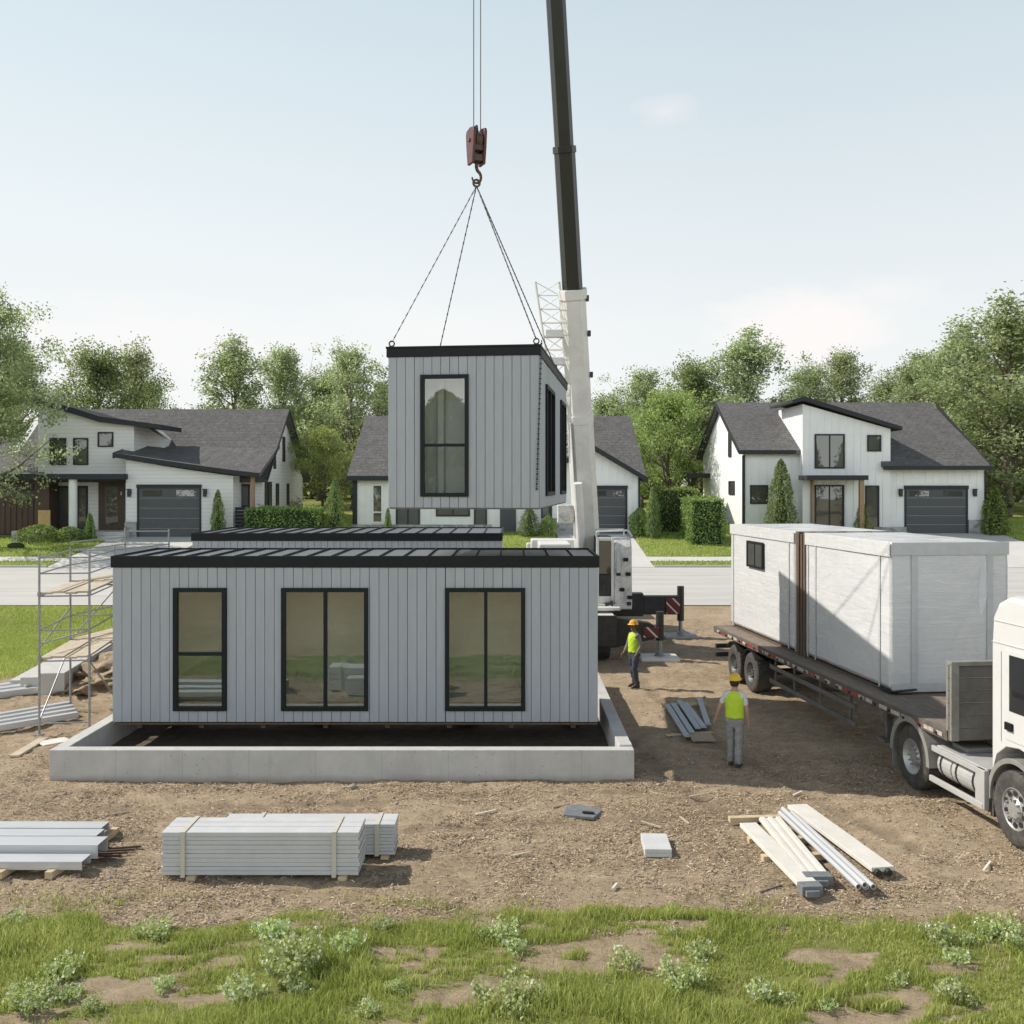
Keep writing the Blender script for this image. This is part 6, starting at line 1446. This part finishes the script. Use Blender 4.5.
    for (a_, b_) in zip(rg[:-1], rg[1:]):
        for q in range(4): rg2.append(tuple(u + (w - u) * q / 4 for u, w in zip(a_, b_)))
    rg2.append(rg[-1]); vs = loft(rg2, 40).build('vest', 'vest_lime', t, smooth=True, M=lambda x, y, z: (x * (1 + .02 * math.sin(z * 55 + x * 30)), y * (1 + .035 * math.sin(z * 40 - x * 45)), z + .006 * math.sin(x * 40)))
    for z0, z1, k in ():
        r0 = rg[k]; MB().ring((0, .004, z0), (0, 0, 1), [(0, .5), (z1 - z0, .5), (z1 - z0, .515), (0, .515)], 26).build('reflective_band', 'vest_band', vs, M=lambda x, y, z, r0=r0: (x / .51 * (r0[3] + .003), (y) / .51 * (r0[4] + .003), z))
    # trousers
    V = [(0, 0, 1.03), (0, 0, .92)]; E = [(0, 1)]; Rr = [.132, .138]
    for k, sx in enumerate((1, -1)):
        kn_, an, to = [Vector(p) for p in legs[k]]; s = len(V)
        V += [(sx * .085, 0, .84), tuple(Vector((sx * .095, 0, .86)).lerp(kn_, .55)), tuple(kn_), tuple(kn_.lerp(an, .5) + Vector((0, .01, 0))), tuple(an + Vector((0, .01, .0))), tuple(an + Vector((0, .0, -.035)))]; Rr += [.112, .10, .084, .08, .076, .08]
        E += [(1, s), (s, s + 1), (s + 1, s + 2), (s + 2, s + 3), (s + 3, s + 4), (s + 4, s + 5)]
    tr_ = skin_mesh('trousers', V, E, Rr, trous, t, 0, 2)
    for v in tr_.data.vertices:
        n_ = math.sin(v.co.z * 60 + v.co.x * 30) * .006 + math.sin(v.co.z * 31 + v.co.y * 50) * .007; v.co.x += n_ * .7; v.co.y += n_
        if v.co.z > .86: v.co.x *= 1.18
    for k, sx in enumerate((1, -1)):
        kn_, an, to = [Vector(p) for p in legs[k]]; d = (to - an); d.z = 0; d.normalize(); b = Vector((an.x, an.y, 0)); r = Vector((d.y, -d.x, 0)); mb = MB(); V = []
        for f, w_, h in ((-.09, .035, .05), (-.06, .045, .10), (.02, .048, .11), (.10, .05, .075), (.17, .045, .05), (.20, .025, .03)):
            c = b + d * f; V += [c + r * w_, c + r * w_ * .8 + Vector((0, 0, h)), c - r * w_ * .8 + Vector((0, 0, h)), c - r * w_]
        F_ = [(i * 4 + j, i * 4 + (j + 1) % 4, i * 4 + 4 + (j + 1) % 4, i * 4 + 4 + j) for i in range(5) for j in range(4)] + [(3, 2, 1, 0), (20, 21, 22, 23)]
        mb.add(V, F_); mb.build('boot', 'boot', t, .012, True)
    # hard hat
    mb = loft([(0, 0, 1.715, .125, .145), (0, 0, 1.725, .128, .148), (0, 0, 1.73, .117, .135), (0, 0, 1.77, .112, .130), (0, 0, 1.81, .095, .11), (0, 0, 1.835, .065, .078), (0, 0, 1.846, .03, .036), (0, 0, 1.848, .004, .004)], 28)
    mb.prism([(-.14, 1.735), (-.12, 1.80), (-.07, 1.845), (0, 1.862), (.07, 1.845), (.12, 1.80), (.14, 1.735)], -.014, .014, 'x')
    mb.add([(x * .115, -.12 - (1 - x * x) * .075, 1.716 + h) for h in (0, .01) for x in (-1, -.6, 0, .6, 1)] + [(x * .115, -.08, 1.72 + h) for h in (0, .012) for x in (-1, 1)], [(0, 1, 2, 3, 4, 11, 10), (9, 8, 7, 6, 5, 12, 13), (0, 5, 6, 1), (1, 6, 7, 2), (2, 7, 8, 3), (3, 8, 9, 4)])
    mb.build('helmet', helmet, t, smooth=True, M=lambda x, y, z: ((x * c0 - y * s0), (x * s0 + y * c0) - .012, z))
    return t
# worker by the trailer, seen from behind
person('worker in lime vest, yellow helmet and grey trousers, back to the camera', (4.38, 19.66, -.005), R(180 - 24), 'skin', 'trouser_grey', 'tee_white', 'helmet_yellow',
       [((.30, .02, 1.16), (.38, -.05, .94), (.42, -.08, .82)), ((-.245, .03, 1.15), (-.25, -.06, .91), (-.255, -.09, .78))],
       [((.085, -.05, .50), (.085, -.02, .09), (.10, -.20, .04)), ((-.085, .03, .50), (-.09, .11, .09), (-.11, -.07, .04))], R(-10), .975)
# worker beside the crane outrigger, turned sideways
person('worker in lime vest, orange helmet and dark jeans near the crane outrigger', (3.32, 27.2, -.005), R(-62), 'skin_tan', 'jeans', 'sleeve_grey', 'helmet_orange',
       [((.24, .06, 1.15), (.22, -.08, .93), (.215, -.13, .81)), ((-.25, -.02, 1.15), (-.27, -.14, .93), (-.27, -.20, .82))],
       [((.10, -.06, .50), (.10, .02, .09), (.12, -.16, .04)), ((-.11, .02, .50), (-.12, .10, .09), (-.14, -.08, .04))], R(15))
# ================================================================== CAMERA, SKY, SUN
cam = bpy.data.cameras.new('camera'); co = bpy.data.objects.new('camera', cam); COL.objects.link(co)
co.location = (0, 0, 5.5); co.rotation_euler = (R(90), 0, 0); cam.sensor_width = 36; cam.lens = 1000 / 1024 * 36; cam.shift_y = -27 / 1024
cam.clip_start = .1; cam.clip_end = 3000; S.camera = co
SUN = Vector((-.98, .24, 0)).normalized(); EL = R(42)
sd = Vector((SUN.x * math.cos(EL), SUN.y * math.cos(EL), math.sin(EL)))
sl = bpy.data.lights.new('sun', 'SUN'); sl.energy = 5.0; sl.angle = R(.53); sl.color = (1.0, .94, .84)
so = bpy.data.objects.new('sun', sl); COL.objects.link(so); so.rotation_euler = sd.to_track_quat('Z', 'Y').to_euler(); so.location = (-30, 10, 40)
w = bpy.data.worlds.new('World'); S.world = w; w.use_nodes = True; nt = w.node_tree; nt.nodes.clear()
N = nt.nodes.new; L = nt.links.new
out = N('ShaderNodeOutputWorld'); bg = N('ShaderNodeBackground'); bg.inputs['Strength'].default_value = .07; L(bg.outputs[0], out.inputs[0])
sky = N('ShaderNodeTexSky'); sky.sky_type = 'NISHITA'; sky.sun_disc = False; sky.sun_elevation = EL; sky.sun_rotation = math.atan2(SUN.x, SUN.y)
sky.air_density = 1.0; sky.dust_density = 1.2; sky.ozone_density = 1.0; sky.altitude = 100
tc = N('ShaderNodeTexCoord'); sx = N('ShaderNodeSeparateXYZ'); L(tc.outputs['Generated'], sx.inputs[0])
def M_(op, a, b=0, c=True):
    n = N('ShaderNodeMath'); n.operation = op; n.use_clamp = c
    for v, i in ((a, 0), (b, 1)):
        if hasattr(v, 'is_output'): L(v, n.inputs[i])
        else: n.inputs[i].default_value = v
    return n.outputs[0]
# thin high haze and a few soft clouds, all over the real sky
mp = N('ShaderNodeMapping'); mp.inputs['Scale'].default_value = (1, 1, 2.6); L(tc.outputs['Generated'], mp.inputs[0])
nz = N('ShaderNodeTexNoise'); nz.inputs['Scale'].default_value = 3.1; nz.inputs['Detail'].default_value = 7; nz.inputs['Roughness'].default_value = .55; L(mp.outputs[0], nz.inputs['Vector'])
cl = N('ShaderNodeMapRange'); cl.inputs[1].default_value = .52; cl.inputs[2].default_value = .74; L(nz.outputs[0], cl.inputs[0])
hz = N('ShaderNodeValToRGB'); L(sx.outputs[2], hz.inputs[0]); e = hz.color_ramp.elements
while len(e) < 5: e.new(.5)
for k, (p, v) in enumerate(((0, .985), (.16, .95), (.45, .78), (.56, .10), (1, .0))): e[k].position = p; e[k].color = (v, v, v, 1)
hc = N('ShaderNodeValToRGB'); L(sx.outputs[2], hc.inputs[0]); e = hc.color_ramp.elements
for k, (p, v) in enumerate(((0, (14.1, 14.0, 13.7, 1)), (.45, (10.4, 12.2, 13.2, 1)))): e[k].position = p; e[k].color = v
lf = N('ShaderNodeMapRange'); lf.inputs[1].default_value = .25; lf.inputs[2].default_value = -.5; lf.inputs[3].default_value = 0; lf.inputs[4].default_value = .5; L(sx.outputs[0], lf.inputs[0])
hz2 = M_('ADD', hz.outputs[0], M_('MULTIPLY', lf.outputs[0], .22))
nz2 = N('ShaderNodeTexNoise'); nz2.inputs['Scale'].default_value = 16; nz2.inputs['Detail'].default_value = 6; L(mp.outputs[0], nz2.inputs['Vector'])
cum = None
for (px, py, rw, rh, st) in ((808, 328, .085, .036, 1.5), (885, 292, .05, .018, .5), (664, 112, .028, .012, .4), (120, 335, .22, .04, .6), (450, 330, .2, .03, .35)):
    d = Vector(((px - 512) / 1000, 1, (485 - py) / 1000)).normalized()
    sb = N('ShaderNodeVectorMath'); sb.operation = 'SUBTRACT'; L(tc.outputs['Generated'], sb.inputs[0]); sb.inputs[1].default_value = d
    dv = N('ShaderNodeVectorMath'); dv.operation = 'DIVIDE'; L(sb.outputs[0], dv.inputs[0]); dv.inputs[1].default_value = (rw, rw, rh)
    ln = N('ShaderNodeVectorMath'); ln.operation = 'LENGTH'; L(dv.outputs[0], ln.inputs[0])
    v = M_('SUBTRACT', 1.15, M_('ADD', ln.outputs['Value'], M_('MULTIPLY', M_('SUBTRACT', nz2.outputs[0], .5, False), 1.6, False), False)); v = M_('MULTIPLY', v, st)
    cum = v if cum is None else M_('MAXIMUM', cum, v)
fac = hz2
mx = N('ShaderNodeMix'); mx.data_type = 'RGBA'; L(fac, mx.inputs[0]); L(sky.outputs[0], mx.inputs[6]); 
rear_fill = N('ShaderNodeMapRange'); rear_fill.inputs[1].default_value = .15; rear_fill.inputs[2].default_value = -.75; rear_fill.inputs[3].default_value = 1; rear_fill.inputs[4].default_value = 1.9; L(sx.outputs[1], rear_fill.inputs[0])  # added fill: haze brightened in the unseen sky behind the camera, lifts camera-facing walls
vm = N('ShaderNodeVectorMath'); vm.operation = 'SCALE'; L(hc.outputs[0], vm.inputs[0]); L(rear_fill.outputs[0], vm.inputs['Scale']); L(vm.outputs[0], mx.inputs[7])
mc = N('ShaderNodeMix'); mc.data_type = 'RGBA'; L(M_('MULTIPLY', cum, .8), mc.inputs[0]); L(mx.outputs[2], mc.inputs[6]); mc.inputs[7].default_value = (14.6, 13.9, 13.7, 1)
L(mc.outputs[2], bg.inputs[0])
S.view_settings.view_transform = 'Standard'; S.view_settings.look = 'None'; S.view_settings.exposure = 0; S.view_settings.gamma = 1
S.render.engine = 'CYCLES'; S.cycles.use_denoising = True; S.cycles.max_bounces = 8; S.cycles.transparent_max_bounces = 12
S.cycles.diffuse_bounces = 3; S.cycles.glossy_bounces = 3; S.cycles.caustics_reflective = False; S.cycles.caustics_refractive = False
S.render.film_transparent = False
